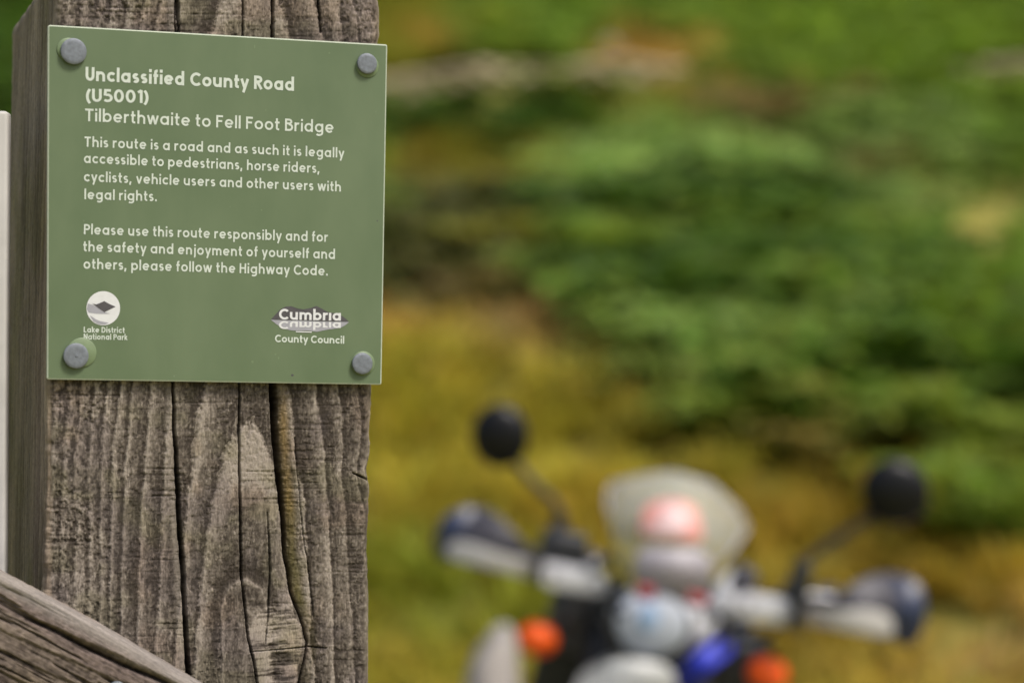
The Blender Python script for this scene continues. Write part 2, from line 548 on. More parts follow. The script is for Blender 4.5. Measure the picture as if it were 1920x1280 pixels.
def grain_side(u, z, olive=1.0):
    """left/right/back faces: u metres across, z metres up"""
    w = (fbm(u * 25 + 5, z * 5, 3) - 0.5) * 0.03
    ph = ((u + w) / 0.0105) % 1.0
    ridge = np.where(ph < 0.7, ph / 0.7, 1 - (ph - 0.7) / 0.3)
    fib = fbm(u * 900, z * 60, 3); fz = fbm(u * 500 + 9, z * 300, 3)
    H = (ridge - 0.5) * 0.0011 + (fib - 0.5) * 0.0009 + (fz - 0.5) * 0.0007
    t = np.clip(0.12 + 0.4 * ridge + (fib - 0.5) * 0.7 + (fbm(u * 40 + 3, z * 9, 3) - 0.5) * 0.9, 0, 1)[..., None]
    lo = np.array([0.145, 0.120, 0.090]); hi = np.array([0.44, 0.37, 0.28])  # tones raised to offset the shade on the side faces
    C = lo + (hi - lo) * t
    g = sstep(0.5, 0.7, fbm(u * 22 + 70, z * 12 + 9, 3))[..., None] * 0.5 * olive
    C = C * (1 - g) + g * np.array([0.20, 0.185, 0.085]) * (0.5 + t)
    return H, C


m_wood = tint_mat("weathered_timber", 0.9, micro=0.22, micro_scale=(1500, 1500, 420), spec=0.2)


def build_post():
    nf, nl, nb, nc = 430, 110, 40, 7
    rc = 0.0045
    P = []      # x, y, nx, ny, face, u
    for k in range(nf):
        P.append((xl + rc + (xr - xl - 2 * rc) * k / (nf - 1), 0, 0, -1, 0, 0))
    for k in range(1, nc):
        a = math.pi / 2 * k / nc; P.append((xr - rc + rc * math.sin(a), rc - rc * math.cos(a), math.sin(a), -math.cos(a), 4, 0))
    for k in range(nb):
        P.append((xr, rc + (depth - 2 * rc) * k / (nb - 1), 1, 0, 1, 0))
    for k in range(1, nc):
        a = math.pi / 2 * k / nc; P.append((xr - rc + rc * math.cos(a), depth - rc + rc * math.sin(a), math.cos(a), math.sin(a), 1, 0))
    for k in range(nb):
        P.append((xr - rc - (xr - xl - 2 * rc) * k / (nb - 1), depth, 0, 1, 2, 0))
    for k in range(1, nc):
        a = math.pi / 2 * k / nc; P.append((xl + rc - rc * math.sin(a), depth - rc + rc * math.cos(a), -math.sin(a), math.cos(a), 3, 0))
    for k in range(nl):
        P.append((xl, depth - rc - (depth - 2 * rc) * k / (nl - 1), -1, 0, 3, 0))
    for k in range(1, nc):
        a = math.pi / 2 * k / nc; P.append((xl + rc - rc * math.cos(a), rc - rc * math.sin(a), -math.cos(a), -math.sin(a), 5, 0))
    P = np.array(P); n = len(P)
    px_, py_, nx, ny, face = P[:, 0], P[:, 1], P[:, 2], P[:, 3], P[:, 4]
    # top surface falls towards the back and is worn unevenly
    zt = z_top - 0.0135 * np.clip(py_ / depth, 0, 1) ** 1.2 - 0.004 * np.exp(-((px_ - xr) / 0.012) ** 2)
    zt = zt + (fbm(px_ * 90 + 4, py_ * 90 + 2, 3) - 0.5) * 0.006
    zf = np.concatenate([np.linspace(z_base, z_vis, 24)[:-1], np.linspace(z_vis, z_top - 0.012, 930)])
    T = (zf - z_base) / (z_top - z_base)
    Z = z_base + T[:, None] * (zt - z_base)[None, :]
    Xg = np.broadcast_to(px_, Z.shape).copy(); Yg = np.broadcast_to(py_, Z.shape).copy()
    # photo pixel of each undisplaced point of the front face
    W = PC + Xg[..., None] * EX + Z[..., None] * UPP + POST_OFF * IN
    PX, PY = to_px(W)
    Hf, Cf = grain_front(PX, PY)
    u = np.where(np.abs(nx) > np.abs(ny), Yg, Xg)
    Hs, Cs = grain_side(u + 0.3 * (face == 2) + 0.6 * (face == 3), Z)
    wf = np.where(face == 0, 1.0, np.where((face == 4) | (face == 5), np.clip(-ny, 0, 1), 0.0))[None, :]
    edge = np.minimum(np.abs(px_ - xl), np.abs(px_ - xr))
    damp = np.where(face == 0, sstep(0, 0.003, edge), 0.6)[None, :]
    Hf = np.where(Hf < 0, Hf * damp, Hf * damp * 0.6)
    Hf = np.minimum(Hf, 0.0009)
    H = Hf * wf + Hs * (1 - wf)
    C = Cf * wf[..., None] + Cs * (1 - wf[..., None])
    # chips and long waves along the corners
    dcor = np.minimum.reduce([np.hypot(px_ - x_, py_ - y_) for x_ in (xl, xr) for y_ in (0, depth)])
    cor = np.exp(-(dcor / 0.006) ** 2)[None, :]
    H = H - cor * (np.clip(fbm(Z * 70, px_[None, :] * 30 + 2, 3) - 0.5, 0, 1) * 0.006)
    chip = np.exp(-((Z - on_plane(700, 880, POST_OFF)[1]) / 0.006) ** 2 - ((px_[None, :] - xr) / 0.004) ** 2)
    H = H - chip * 0.002
    Xg += nx[None, :] * H; Yg += ny[None, :] * H
    # slight bow of the timber
    Xg += 0.0012 * np.sin(Z * 9)
    rows = [np.stack([Xg, Yg, Z], -1)]
    cols = [C]
    cx, cy = (xl + xr) / 2, depth / 2
    top = rows[0][-1]
    for k in range(1, 9):
        a = math.pi / 2 * k / 8
        ins = 0.012 * (1 - math.cos(a))
        q = top.copy()
        q[:, 0] += (cx - top[:, 0]) * ins / 0.1; q[:, 1] += (cy - top[:, 1]) * ins / 0.1
        q[:, 2] += 0.012 * math.sin(a) + (fbm(q[:, 0] * 120, q[:, 1] * 120, 2) - .5) * 0.002
        rows.append(q[None]); cols.append(C[-1][None] * 0.95)
    for s in (0.7, 0.4, 0.1):
        q = top.copy(); q[:, 0] = cx + (top[:, 0] - cx) * s; q[:, 1] = cy + (top[:, 1] - cy) * s; q[:, 2] += 0.0122
        rows.append(q[None]); cols.append(C[-1][None] * 0.9)
    V = np.concatenate(rows, 0); Cc = np.concatenate(cols, 0)
    nr = V.shape[0]
    ii = np.arange(nr * n).reshape(nr, n)
    jj = np.roll(ii, -1, axis=1)
    q = np.stack([ii[:-1], jj[:-1], jj[1:], ii[1:]], -1).reshape(-1, 4)
    o = PC + IN * POST_OFF
    base = o + EX * cx + UPP * z_base + IN * cy
    V = V.reshape(-1, 3) - np.array([cx, cy, z_base])
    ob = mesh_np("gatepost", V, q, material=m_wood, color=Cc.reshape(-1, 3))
    ob.matrix_world = frame_matrix(base)
    tag(ob, "thick weathered square timber post with deep cracks and a knot, carrying the green plate", "post")


build_post()

# ------------------------------------------------------------------ slanting rail in front of the post
RAIL_OFF = -0.040
ra = on_plane(0, 1069, RAIL_OFF); rb = on_plane(379, 1278, RAIL_OFF)
rdir = (rb - ra) / np.linalg.norm(rb - ra)
RX = EX * rdir[0] + UPP * rdir[1]
RZ = np.cross(RX, IN); RZ = RZ / np.linalg.norm(RZ)
if RZ @ UPP < 0: RZ = -RZ
RO = PC + IN * RAIL_OFF + EX * ra[0] + UPP * ra[1]


def build_rail():
    L0, L1, Hh, Dp, rc = -0.75, 0.42, 0.135, 0.036, 0.0065
    # section loop: front face downwards, then round the back; s is metres down from the top arris
    pts = []
    nf = 260
    for k in range(nf):
        pts.append((0.0, -rc - (Hh - 2 * rc) * k / (nf - 1), -1, 0))
    for k in range(1, 6):
        a = math.pi / 2 * k / 6; pts.append((rc - rc * math.cos(a), -Hh + rc - rc * math.sin(a), -math.cos(a), -math.sin(a)))
    for k in range(8): pts.append((rc + (Dp - 2 * rc) * k / 7, -Hh, 0, -1))
    for k in range(1, 5):
        a = math.pi / 2 * k / 5; pts.append((Dp - rc + rc * math.sin(a), -Hh + rc - rc * math.cos(a), math.sin(a), -math.cos(a)))
    for k in range(12): pts.append((Dp, -Hh + rc + (Hh - 2 * rc) * k / 11, 1, 0))
    for k in range(1, 8):
        a = math.pi / 2 * k / 8; pts.append((Dp - rc + rc * math.cos(a), -rc + rc * math.sin(a), math.cos(a), math.sin(a)))
    for k in range(30): pts.append((Dp - rc - (Dp - 2 * rc) * k / 29, 0, 0, 1))
    for k in range(1, 14):
        a = math.pi / 2 * k / 14; pts.append((rc - rc * math.sin(a), -rc + rc * math.cos(a), -math.sin(a), math.cos(a)))
    P = np.array(pts); n = len(P)
    ls = np.concatenate([np.linspace(L0, -0.04, 40)[:-1], np.linspace(-0.04, 0.20, 400), np.linspace(0.20, L1, 30)[1:]])
    S = np.broadcast_to(-P[:, 1], (len(ls), n)); Lg = np.broadcast_to(ls[:, None], (len(ls), n))
    Yd = np.broadcast_to(P[:, 0], S.shape)
    s = S - Yd * 0.8                             # runs on over the top arris
    wob = (fbm(Lg * 9 + 3, s * 30, 3) - 0.5) * 0.012 + (fbm(Lg * 40, s * 200 + 3, 2) - 0.5) * 0.0016
    q = s + 0.07 * Lg * (s > 0.004) + wob
    ph = (q / 0.0105 + 0.15) % 1.0
    rid = np.floor(q / 0.0105 + 0.15)
    rv = vnoise(rid * 2.7 + .5, rid * 1.1 + .5)
    ridge = np.where(ph < 0.78, ph / 0.78, 1 - sstep(0.78, 1, ph))
    fib = fbm(Lg * 60, s * 1500, 3); fz = fbm(Lg * 420 + 5, s * 520, 3); fur = fbm(Lg * 22 + 7, s * 420, 3)
    Hm = (ridge - 0.5) * 0.0018 * (0.4 + 0.9 * rv) + (fib - .5) * 0.0007 + (fz - .5) * 0.0008 - 0.003 * sstep(0.60, 0.70, fur)
    arris = np.exp(-(np.clip(S + Yd - 0.0035, 0, None) / 0.0055) ** 2)
    Hm = Hm * (1 - 0.75 * arris)
    # split under the top arris
    sp = 0.0128 + 0.0035 * np.sin(Lg * 26 + 1.0) + 0.0025 * (fbm(Lg * 45, Lg * 3, 2) - .5) + 0.02 * (Lg - 0.05) * 0.2
    split = np.exp(-((S - sp) / 0.0011) ** 2) * (Yd < 0.002) * sstep(-0.03, 0.02, Lg) * (0.5 + 0.7 * fbm(Lg * 30 + 5, Lg, 2))
    Hm = Hm - 0.005 * split
    t = np.clip(0.16 + 0.45 * ridge * (0.4 + 0.8 * rv) + (fz - .5) * 0.9 + (fib - .5) * 0.8 + (fbm(Lg * 14, s * 60, 3) - .5) * 0.9, 0, 1)[..., None]
    lo = np.array([0.062, 0.048, 0.040]); hi = np.array([0.25, 0.20, 0.162])
    C = lo + (hi - lo) * t
    och = sstep(0.03, 0.06, S + 0.25 * (0.1 - Lg) * 0.2)[..., None] * 0.5 * sstep(.35, .6, fbm(Lg * 20 + 9, s * 90, 2))[..., None]
    C = C * (1 - och) + och * np.array([0.165, 0.128, 0.068]) * (0.4 + 1.2 * t)
    pl = sstep(0.5, 0.62, fbm(Lg * 18 + 50, s * 70 + 4, 3))[..., None] * 0.5
    C = C * (1 - pl) + pl * np.array([0.132, 0.098, 0.093]) * (0.4 + 1.2 * t)
    a3 = (arris * (0.7 + 0.3 * fib))[..., None]
    C = C * (1 - 0.85 * a3) + 0.85 * a3 * np.array([0.30, 0.272, 0.248]) * (0.72 + 0.55 * fib[..., None])
    C = C * (1 - 0.6 * np.clip(split, 0, 1)[..., None])
    V = np.stack([Lg, Yd + P[:, 2] * Hm, -S + P[:, 3] * Hm + 0.0008 * np.sin(Lg * 30)], -1)
    nr = len(ls); ii = np.arange(nr * n).reshape(nr, n); jj = np.roll(ii, -1, axis=1)
    qd = np.stack([ii[:-1], ii[1:], jj[1:], jj[:-1]], -1).reshape(-1, 4)
    Vf = V.reshape(-1, 3); Cf = C.reshape(-1, 3)
    k0, k1 = len(Vf), len(Vf) + 1
    Vf = np.concatenate([Vf, [[L0, Dp / 2, -Hh / 2], [L1, Dp / 2, -Hh / 2]]]); Cf = np.concatenate([Cf, [[.2, .16, .13]] * 2])
    tris = [(k0, ii[0, j], ii[0, (j + 1) % n]) for j in range(n)] + [(k1, ii[-1, (j + 1) % n], ii[-1, j]) for j in range(n)]
    ob = mesh_np("slanted_rail", Vf, qd, tris, material=m_wood_rail, color=np.clip(Cf, .01, .6))
    ob.matrix_world = frame_matrix(RO, RX, IN, RZ)
    tag(ob, "rough sawn grey timber rail sloping down across the foot of the post", "rail")
    # bolt let into the face, only its top in view
    b = on_plane(220, 1290, RAIL_OFF)
    lx = (b - ra) @ rdir; lz = np.dot(EX * (b[0] - ra[0]) + UPP * (b[1] - ra[1]), RZ)
    mm = Matrix.Translation((lx, 0.001, lz)) @ Matrix.Rotation(math.pi / 2, 4, 'X')
    MB().lathe([(0, 0.002), (0.0035, 0.0018), (0.0042, 0.001), (0.0044, 0), (0.0044, -0.004)], mm, 24).build("bolt", m_zinc, ob)


m_wood_rail = tint_mat("sawn_rail_timber", 0.88, micro=0.2, micro_scale=(420, 1500, 1500), spec=0.2)
m_zinc = mat("dull_zinc", (0.175, 0.195, 0.222), 0.6, metal=0.25, var=0.16, scale=420, bump=0.2)
build_rail()

# ------------------------------------------------------------------ pale board at the left, behind the post
wp = at(10, 205, 1.378); 
wb = MB()
wh = wp[2] + 0.12
wb.box((0, 0, wh / 2), (0.07, 0.022, wh), bevel=0.002)
m_white = mat("chalky_white_paint", (0.50, 0.485, 0.465), 0.7, var=0.08, scale=60)
board = wb.build("painted_board", m_white)
board.location = (wp[0] - 0.0345 - math.sin(math.radians(0.8)) * wh - 0.0013, wp[1] + 0.011, wp[2] - wh)
board.rotation_euler = (0, math.radians(0.8), math.radians(6))
tag(board, "off-white painted upright board just left of the weathered post", "board")

# ------------------------------------------------------------------ lettering: monoline strokes
def arc(cx, cy, rx, ry, a0, a1, n=14):
    return [(cx + rx * math.cos(math.radians(a0 + (a1 - a0) * k / n)), cy + ry * math.sin(math.radians(a0 + (a1 - a0) * k / n))) for k in range(n + 1)]


def glyph(ch, w):
    h = w / 2; xh = 0.72; R = xh / 2 - h; m = xh / 2; asc = 1.06; S = 0.075 + h * 0.4; D = -0.30
    rx = R * 0.97
    c0 = h + rx                                          # centre of a round letter starting at x=0
    W = 2 * rx + w
    if ch == ' ': return [], 0.31
    if ch == 'o': return [arc(c0, m, rx, R, 0, 360, 28)], W
    if ch == 'c': return [arc(c0, m, rx, R, 42, 318, 22)], W * 0.86
    if ch == 'e': return [arc(c0, m, rx, R, 0, 318, 24), [(h, m - 0.01), (2 * rx + h, m - 0.01)]], W
    if ch == 'a': return [arc(c0, m, rx, R, 0, 360, 28), [(2 * rx + h, 0), (2 * rx + h, xh)]], W + .03
    if ch == 'b': return [arc(c0, m, rx, R, 0, 360, 28), [(h, 0), (h, asc)]], W
    if ch == 'd': return [arc(c0, m, rx, R, 0, 360, 28), [(2 * rx + h, 0), (2 * rx + h, asc)]], W + .03
    if ch == 'p': return [arc(c0, m, rx, R, 0, 360, 28), [(h, D), (h, xh)]], W
    if ch == 'g':
        x = 2 * rx + h
        return [arc(c0, m, rx, R, 0, 360, 28), [(x, xh), (x, -0.02)] + arc(x - rx * .98, -0.02, rx * .98, 0.28 - h, 0, -140, 12)[1:]], W + .03
    if ch in 'hn':
        a = 0.235
        return [[(h, 0), (h, asc if ch == 'h' else xh)], [(h + 2 * a, 0), (h + 2 * a, xh - h - a)] + arc(h + a, xh - h - a, a, a, 0, 170, 14)[1:]], 2 * a + w + .02
    if ch == 'm':
        a = 0.205
        return [[(h, 0), (h, xh)], [(h + 2 * a, 0), (h + 2 * a, xh - h - a)] + arc(h + a, xh - h - a, a, a, 0, 170, 14)[1:],
                [(h + 4 * a, 0), (h + 4 * a, xh - h - a)] + arc(h + 3 * a, xh - h - a, a, a, 0, 170, 14)[1:]], 4 * a + w + .02
    if ch == 'u':
        a = 0.235
        return [[(h + 2 * a, 0), (h + 2 * a, xh)], [(h, xh), (h, h + a)] + arc(h + a, h + a, a, a, 180, 350, 14)[1:]], 2 * a + w + .02
    if ch == 'r': return [[(h, 0), (h, xh)], arc(h + .24, xh - h - .22, .24, .22, 175, 72, 8)], 0.40
    if ch == 'i': return [[(h, 0), (h, xh)], [(h, xh + 0.15 - h * .2), (h, xh + .15 + w * 1.0)]], w
    if ch == '1i': return [[(h, 0), (h, xh)]], w
    if ch == 'j': return [[(h + .06, xh), (h + .06, -0.12)] + arc(h - .06, -.12, .12, .18 - h, 0, -80, 8)[1:], [(h + .06, xh + 0.15 - h * .2), (h + .06, xh + .15 + w)]], w + .06
    if ch == 'l': return [[(h, 0), (h, asc)]], w
    if ch == 'k': return [[(h, 0), (h, asc)], [(h, .24), (.47, xh)], [(.20, .38), (.52, 0)]], .52
    if ch == 'f': return [[(.16, 0), (.16, asc - .19)] + arc(.16 + .19 - h * .4, asc - .19, .19 - h * .4, .19 - h, 180, 85, 8)[1:], [(0, xh - h), (.37, xh - h)]], .37
    if ch == 't': return [[(.16, .98), (.16, .18)] + arc(.16 + .17, .18, .17, .18 - h, 180, 280, 8)[1:], [(0, xh - h), (.38, xh - h)]], .39
    if ch == 's':
        r = (xh - w) / 4; q = r * 1.15
        return [arc(h + q, xh - h - r, q, r, 35, 270, 14)[:-1] + arc(h + q, h + r, q, r, 90, -145, 14)], 2 * q + w
    if ch == 'v': return [[(.06, xh), (.30, 0)], [(.54, xh), (.30, 0)]], .60
    if ch == 'w': return [[(.05, xh), (.25, 0)], [(.45, xh), (.25, 0)], [(.45, xh), (.65, 0)], [(.85, xh), (.65, 0)]], .90
    if ch == 'y': return [[(.06, xh), (.31, .02)], [(.55, xh), (.20, D)]], .60
    if ch == 'U': return [[(h, 1), (h, .33 + h * .4)] + arc(.33, .33 + h * .4, .33 - h, .33 - h * .6, 180, 360, 18)[1:] + [(.66 - h, 1)]], .66
    if ch == 'C': return [arc(.47, .5, .47 - h, .5 - h, 44, 316, 26)], .80
    if ch == 'R': return [[(h, 0), (h, 1)], [(h, 1 - h), (.33, 1 - h)] + arc(.33, .72, .26 - h * .5, .28 - h, 90, -90, 14)[1:] + [(h, .44 + h)], [(.30, .46), (.58, 0)]], .62
    if ch == 'P': return [[(h, 0), (h, 1)], [(h, 1 - h), (.33, 1 - h)] + arc(.33, .70, .27 - h * .5, .30 - h, 90, -90, 14)[1:] + [(h, .40 + h)]], .60
    if ch == 'B': return [[(h, 0), (h, 1)], [(h, 1 - h), (.33, 1 - h)] + arc(.33, .765, .235 - h * .5, .235 - h, 90, -90, 14)[1:] + [(h, .53 + h)],
                          [(.3, .53 - h * 0 + 0), (.36, .53)] + arc(.36, .265 + h * .5, .27 - h * .5, .265 - h * .5, 90, -90, 14)[1:] + [(h, h)]], .65
    if ch == 'D': return [[(h, 0), (h, 1)], [(h, 1 - h), (.30, 1 - h)] + arc(.30, .5, .44 - h, .5 - h, 90, -90, 18)[1:] + [(h, h)]], .76
    if ch == 'T': return [[(.33, 0), (.33, 1)], [(0, 1 - h), (.66, 1 - h)]], .66
    if ch == 'F': return [[(h, 0), (h, 1)], [(h, 1 - h), (.55, 1 - h)], [(h, .53), (.49, .53)]], .56
    if ch == 'H': return [[(h, 0), (h, 1)], [(.70 - h, 0), (.70 - h, 1)], [(h, .52), (.70 - h, .52)]], .70
    if ch == 'L': return [[(h, 0), (h, 1)], [(h, h), (.52, h)]], .52
    if ch == 'N': return [[(h, 0), (h, 1)], [(.72 - h, 0), (.72 - h, 1)], [(h, 1), (.72 - h, 0)]], .72
    if ch == '(': return [arc(.62, .42, .55, .72, 132, 228, 12)], .26
    if ch == ')': return [arc(-.36, .42, .55, .72, 48, -48, 12)], .26
    if ch == '5': return [[(.50, 1 - h), (.13, 1 - h)], [(.14, 1), (.10, .50)], arc(.27, .33, .29 - h * .3, .33 - h, 118, -140, 18)], .58
    if ch == '0': return [arc(.34, .5, .34 - h, .5 - h, 0, 360, 30)], .68
    if ch == '1': return [[(.26, 0), (.26, 1)], [(.27, .98), (.04, .80)]], .26 + h
    if ch == '.': return [[(h * 1.1, 0), (h * 1.1, w * 1.15)]], w * 1.2
    if ch == ',': return [[(.10, w * 1.05), (.03, -.17)]], w * 1.3
    return [], .4


def ribbon(poly, w):
    P = np.array(poly, float); n = len(P)
    closed = np.hypot(*(P[0] - P[-1])) < 1e-6 and n > 3
    V = []
    for i in range(n):
        a = P[i - 1] if i > 0 else (P[-2] if closed else None)
        b = P[i + 1] if i < n - 1 else (P[1] if closed else None)
        d0 = P[i] - a if a is not None else b - P[i]
        d1 = b - P[i] if b is not None else P[i] - a
        d0 = d0 / (np.hypot(*d0) + 1e-9); d1 = d1 / (np.hypot(*d1) + 1e-9)
        t = d0 + d1; t = t / (np.hypot(*t) + 1e-9)
        nn = np.array([-t[1], t[0]]); k = max(0.6, float(np.dot(nn, [-d0[1], d0[0]])))
        V.append((P[i] + nn * w / 2 / k, P[i] - nn * w / 2 / k))
    return V


class Letters:
    def __init__(self):
        self.v = []; self.q = []

    def line(self, text, p0, p1, cap, w, track=0.10, flip=False, dotless=False, base=0.00010, clip=None):
        """text set from p0 to p1 (x, z on the plate), cap height in metres; flip mirrors it below the line"""
        strokes = []; x = 0.0
        for ch in text:
            key = '1i' if (dotless and ch == 'i') else ch
            st, adv = glyph(key, w)
            for s in st: strokes.append([(px + x, py) for px, py in s])
            x += adv + (track if ch != ' ' else 0.0)
        total = x - track
        p0 = np.array(p0); p1 = np.array(p1); d = p1 - p0; L = np.hypot(*d); d = d / L
        up = np.array([-d[1], d[0]])
        up = np.array([0.0, 1.0]) * 0.6 + up * 0.4
        sx = L / total
        for k, s in enumerate(strokes):
            off = base + 0.000006 * (k % 9)
            i0 = len(self.v)
            for a, b in ribbon(s, w):
                for q in (a, b):
                    yy = -q[1] if flip else q[1]
                    if clip is not None: yy = max(yy, clip)
                    pt = p0 + d * q[0] * sx + up * yy * cap
                    self.v.append((pt[0], -off, pt[1]))
            for j in range(len(s) - 1):
                a = i0 + 2 * j
                self.q.append((a, a + 1, a + 3, a + 2) if not flip else (a, a + 2, a + 3, a + 1))

    def poly(self, pts, off):
        i0 = len(self.v)
        c = np.mean(np.array(pts), 0)
        self.v.append((c[0], -off, c[1]))
        for p in pts: self.v.append((p[0], -off, p[1]))
        n = len(pts)
        self.t = getattr(self, 't', [])
        for k in range(n): self.t.append((i0, i0 + 1 + k, i0 + 1 + (k + 1) % n))

    def build(self, name, m, parent):
        o = mesh_np(name, np.array(self.v), self.q or None, getattr(self, 't', None), m, smooth=False, parent=parent)
        return o


# ------------------------------------------------------------------ the plate
def plate_material():
    m = bpy.data.materials.new("sage_green_plate"); m.use_nodes = True
    nt = m.node_tree; b = nt.nodes["Principled BSDF"]
    tc = nt.nodes.new("ShaderNodeTexCoord")
    n1 = nt.nodes.new("ShaderNodeTexNoise"); n1.inputs["Scale"].default_value = 14; n1.inputs["Detail"].default_value = 4
    n2 = nt.nodes.new("ShaderNodeTexNoise"); n2.inputs["Scale"].default_value = 260; n2.inputs["Detail"].default_value = 6
    mp = nt.nodes.new("ShaderNodeMapping"); mp.inputs["Scale"].default_value = (1.5, 1, .8)     # rain streaks run down the plate
    nt.links.new(tc.outputs["Object"], mp.inputs[0]); nt.links.new(mp.outputs[0], n1.inputs["Vector"])
    nt.links.new(tc.outputs["Object"], n2.inputs["Vector"])
    n1.inputs["Roughness"].default_value = .62
    r1 = nt.nodes.new("ShaderNodeValToRGB")
    r1.color_ramp.elements[0].position = .35; r1.color_ramp.elements[1].position = .68
    r1.color_ramp.elements[0].color = (0.113, 0.161, 0.084, 1); r1.color_ramp.elements[1].color = (0.136, 0.186, 0.100, 1)
    nt.links.new(n1.outputs[0], r1.inputs[0])
    r2 = nt.nodes.new("ShaderNodeValToRGB")          # tiny pale scuffs
    r2.color_ramp.elements[0].position = .735; r2.color_ramp.elements[1].position = .78
    r2.color_ramp.elements[0].color = (0, 0, 0, 1); r2.color_ramp.elements[1].color = (1, 1, 1, 1)
    nt.links.new(n2.outputs[0], r2.inputs[0])
    mx = nt.nodes.new("ShaderNodeMix"); mx.data_type = 'RGBA'
    mf = nt.nodes.new("ShaderNodeMath"); mf.operation = 'MULTIPLY'; mf.inputs[1].default_value = .35
    nt.links.new(r2.outputs[0], mf.inputs[0]); nt.links.new(mf.outputs[0], mx.inputs[0])
    nt.links.new(r1.outputs[0], mx.inputs[6]); mx.inputs[7].default_value = (.36, .42, .30, 1)
    nt.links.new(mx.outputs[2], b.inputs["Base Color"])
    mr = nt.nodes.new("ShaderNodeMapRange"); mr.inputs[1].default_value = .3; mr.inputs[2].default_value = .7; mr.inputs[3].default_value = .36; mr.inputs[4].default_value = .56
    nt.links.new(n1.outputs[0], mr.inputs[0]); nt.links.new(mr.outputs[0], b.inputs["Roughness"])
    b.inputs["Specular IOR Level"].default_value = 0.45
    return m


sign = empty("notice_plate", frame_matrix(PC))
tag(sign, "square sage-green notice plate with white lettering fixed to the weathered post", "sign")
TL, TR, BR, BL = [on_plane(*p, 0) for p in ((90, 47), (726, 84), (715, 721), (88, 711))]
bmP = bmesh.new()
fr = [bmP.verts.new((p[0], 0, p[1])) for p in (TL, TR, BR, BL)]
bk = [bmP.verts.new((p[0], 0.0028, p[1])) for p in (TL, TR, BR, BL)]
bmP.faces.new(fr[::-1]); bmP.faces.new(bk)
for k in range(4): bmP.faces.new((fr[k], fr[(k + 1) % 4], bk[(k + 1) % 4], bk[k]))
bmesh.ops.recalc_face_normals(bmP, faces=bmP.faces)
vert_e = [e for e in bmP.edges if abs(e.verts[0].co.y - e.verts[1].co.y) > 0.001]
bmesh.ops.bevel(bmP, geom=vert_e, offset=0.0012, segments=4, affect='EDGES', profile=0.5)
me = bpy.data.meshes.new("panel"); 
m_plate = plate_material()
m_edge_light = mat("plate_edge_highlight", (0.40, 0.45, 0.35), 0.6, var=0.1, scale=300)  # light caught by the plate's bevel, painted as a pale rim
me.materials.append(m_plate); me.materials.append(m_edge_light)
inner = [f for f in bmP.faces if f.normal.y < -0.9]
ins = bmesh.ops.inset_region(bmP, faces=inner, thickness=0.00075, depth=0.0003, use_even_offset=True)
for f in bmP.faces: f.material_index = 1
for f in inner: f.material_index = 0
bmP.to_mesh(me); bmP.free()
panel = link(bpy.data.objects.new("panel", me), sign)
FACE = 0.0003                                          # the face stands this far in front of the frame plane

m_letter = mat("cream_white_print", (0.585, 0.645, 0.575), 0.6, var=0.05, scale=300)
m_logo_white = mat("white_print", (0.68, 0.69, 0.70), 0.6, var=0.04, scale=300)
m_logo_grey = mat("lavender_grey_print", (0.34, 0.34, 0.38), 0.6, var=0.05, scale=300)
m_logo_dark = mat("charcoal_print", (0.075, 0.07, 0.075), 0.6, var=0.1, scale=300)
B0 = FACE + 0.00012
hd = Letters()
g = lambda x, y: on_plane(x, y, 0)
hd.line("Unclassified County Road", g(160, 151.6), g(551.5, 171.0), 0.00790, .205, .120, base=B0)
hd.line("(U5001)", g(161.5, 191.0), g(277.5, 194.0), 0.00750, .190, .125, base=B0)
hd.build("heading_lettering", m_letter, sign)
sh = Letters()
sh.line("Tilberthwaite to Fell Foot Bridge", g(159, 227.4), g(625, 249.9), 0.00720, .158, .140, base=B0)
sh.build("subheading_lettering", m_letter, sign)
bd = Letters()
for tx_, x0, y0, x1, y1 in (
        ("This route is a road and as such it is legally", 158, 275.2, 644.7, 296.4),
        ("accessible to pedestrians, horse riders,", 157, 305.8, 599.0, 324.8),
        ("cyclists, vehicle users and other users with", 157, 340.3, 639.0, 359.4),
        ("legal rights.", 158, 373.6, 294.0, 377.6),
        ("Please use this route responsibly and for", 157, 439.2, 614.4, 453.6),
        ("the safety and enjoyment of yourself and", 155.7, 471.2, 628.0, 485.8),
        ("others, please follow the Highway Code.", 156.3, 503.8, 614.4, 516.8)):
    bd.line(tx_, g(x0, y0), g(x1, y1), 0.00580, .170, .155, base=B0)
bd.build("body_lettering", m_letter, sign)

# round park emblem
lk = Letters()
lk.line("Lake District", g(156.6, 623), g(233.5, 624.3), 0.00325, .19, .12, base=B0)
lk.line("National Park", g(156.6, 636), g(238.2, 637.3), 0.00325, .19, .12, base=B0)
lko = lk.build("park_lettering", m_letter, sign)
em = Letters()
cx_, cy_, rr_ = 193.4, 577.8, 32.0
em.poly([g(cx_ + rr_ * .985 * math.cos(a), cy_ + rr_ * math.sin(a)) for a in np.linspace(0, 2 * math.pi, 49)[:-1]], B0)
emo = em.build("round_emblem", m_logo_white, sign)
e2 = Letters()
e2.poly([g(*p) for p in ((164, 569), (172, 571), (180, 575), (188, 580), (194, 584.5), (206, 588), (195, 588.5), (180, 588), (166, 586), (162.8, 580))], B0 + .00005)
e2.poly([g(*p) for p in ((168, 591), (176, 597), (188, 602), (204, 605), (196, 608.5), (184, 607.5), (175, 602.5))], B0 + .00005)
e2.build("emblem_shading", m_logo_grey, emo)
e3 = Letters()
e3.poly([g(*p) for p in ((172.5, 569), (180, 570.6), (186, 568.5), (195.3, 564.4), (203, 569), (216.5, 574.8), (206, 580), (195.3, 585.4), (186, 579))], B0 + .00009)
e3.build("emblem_mountain", m_logo_dark, emo)

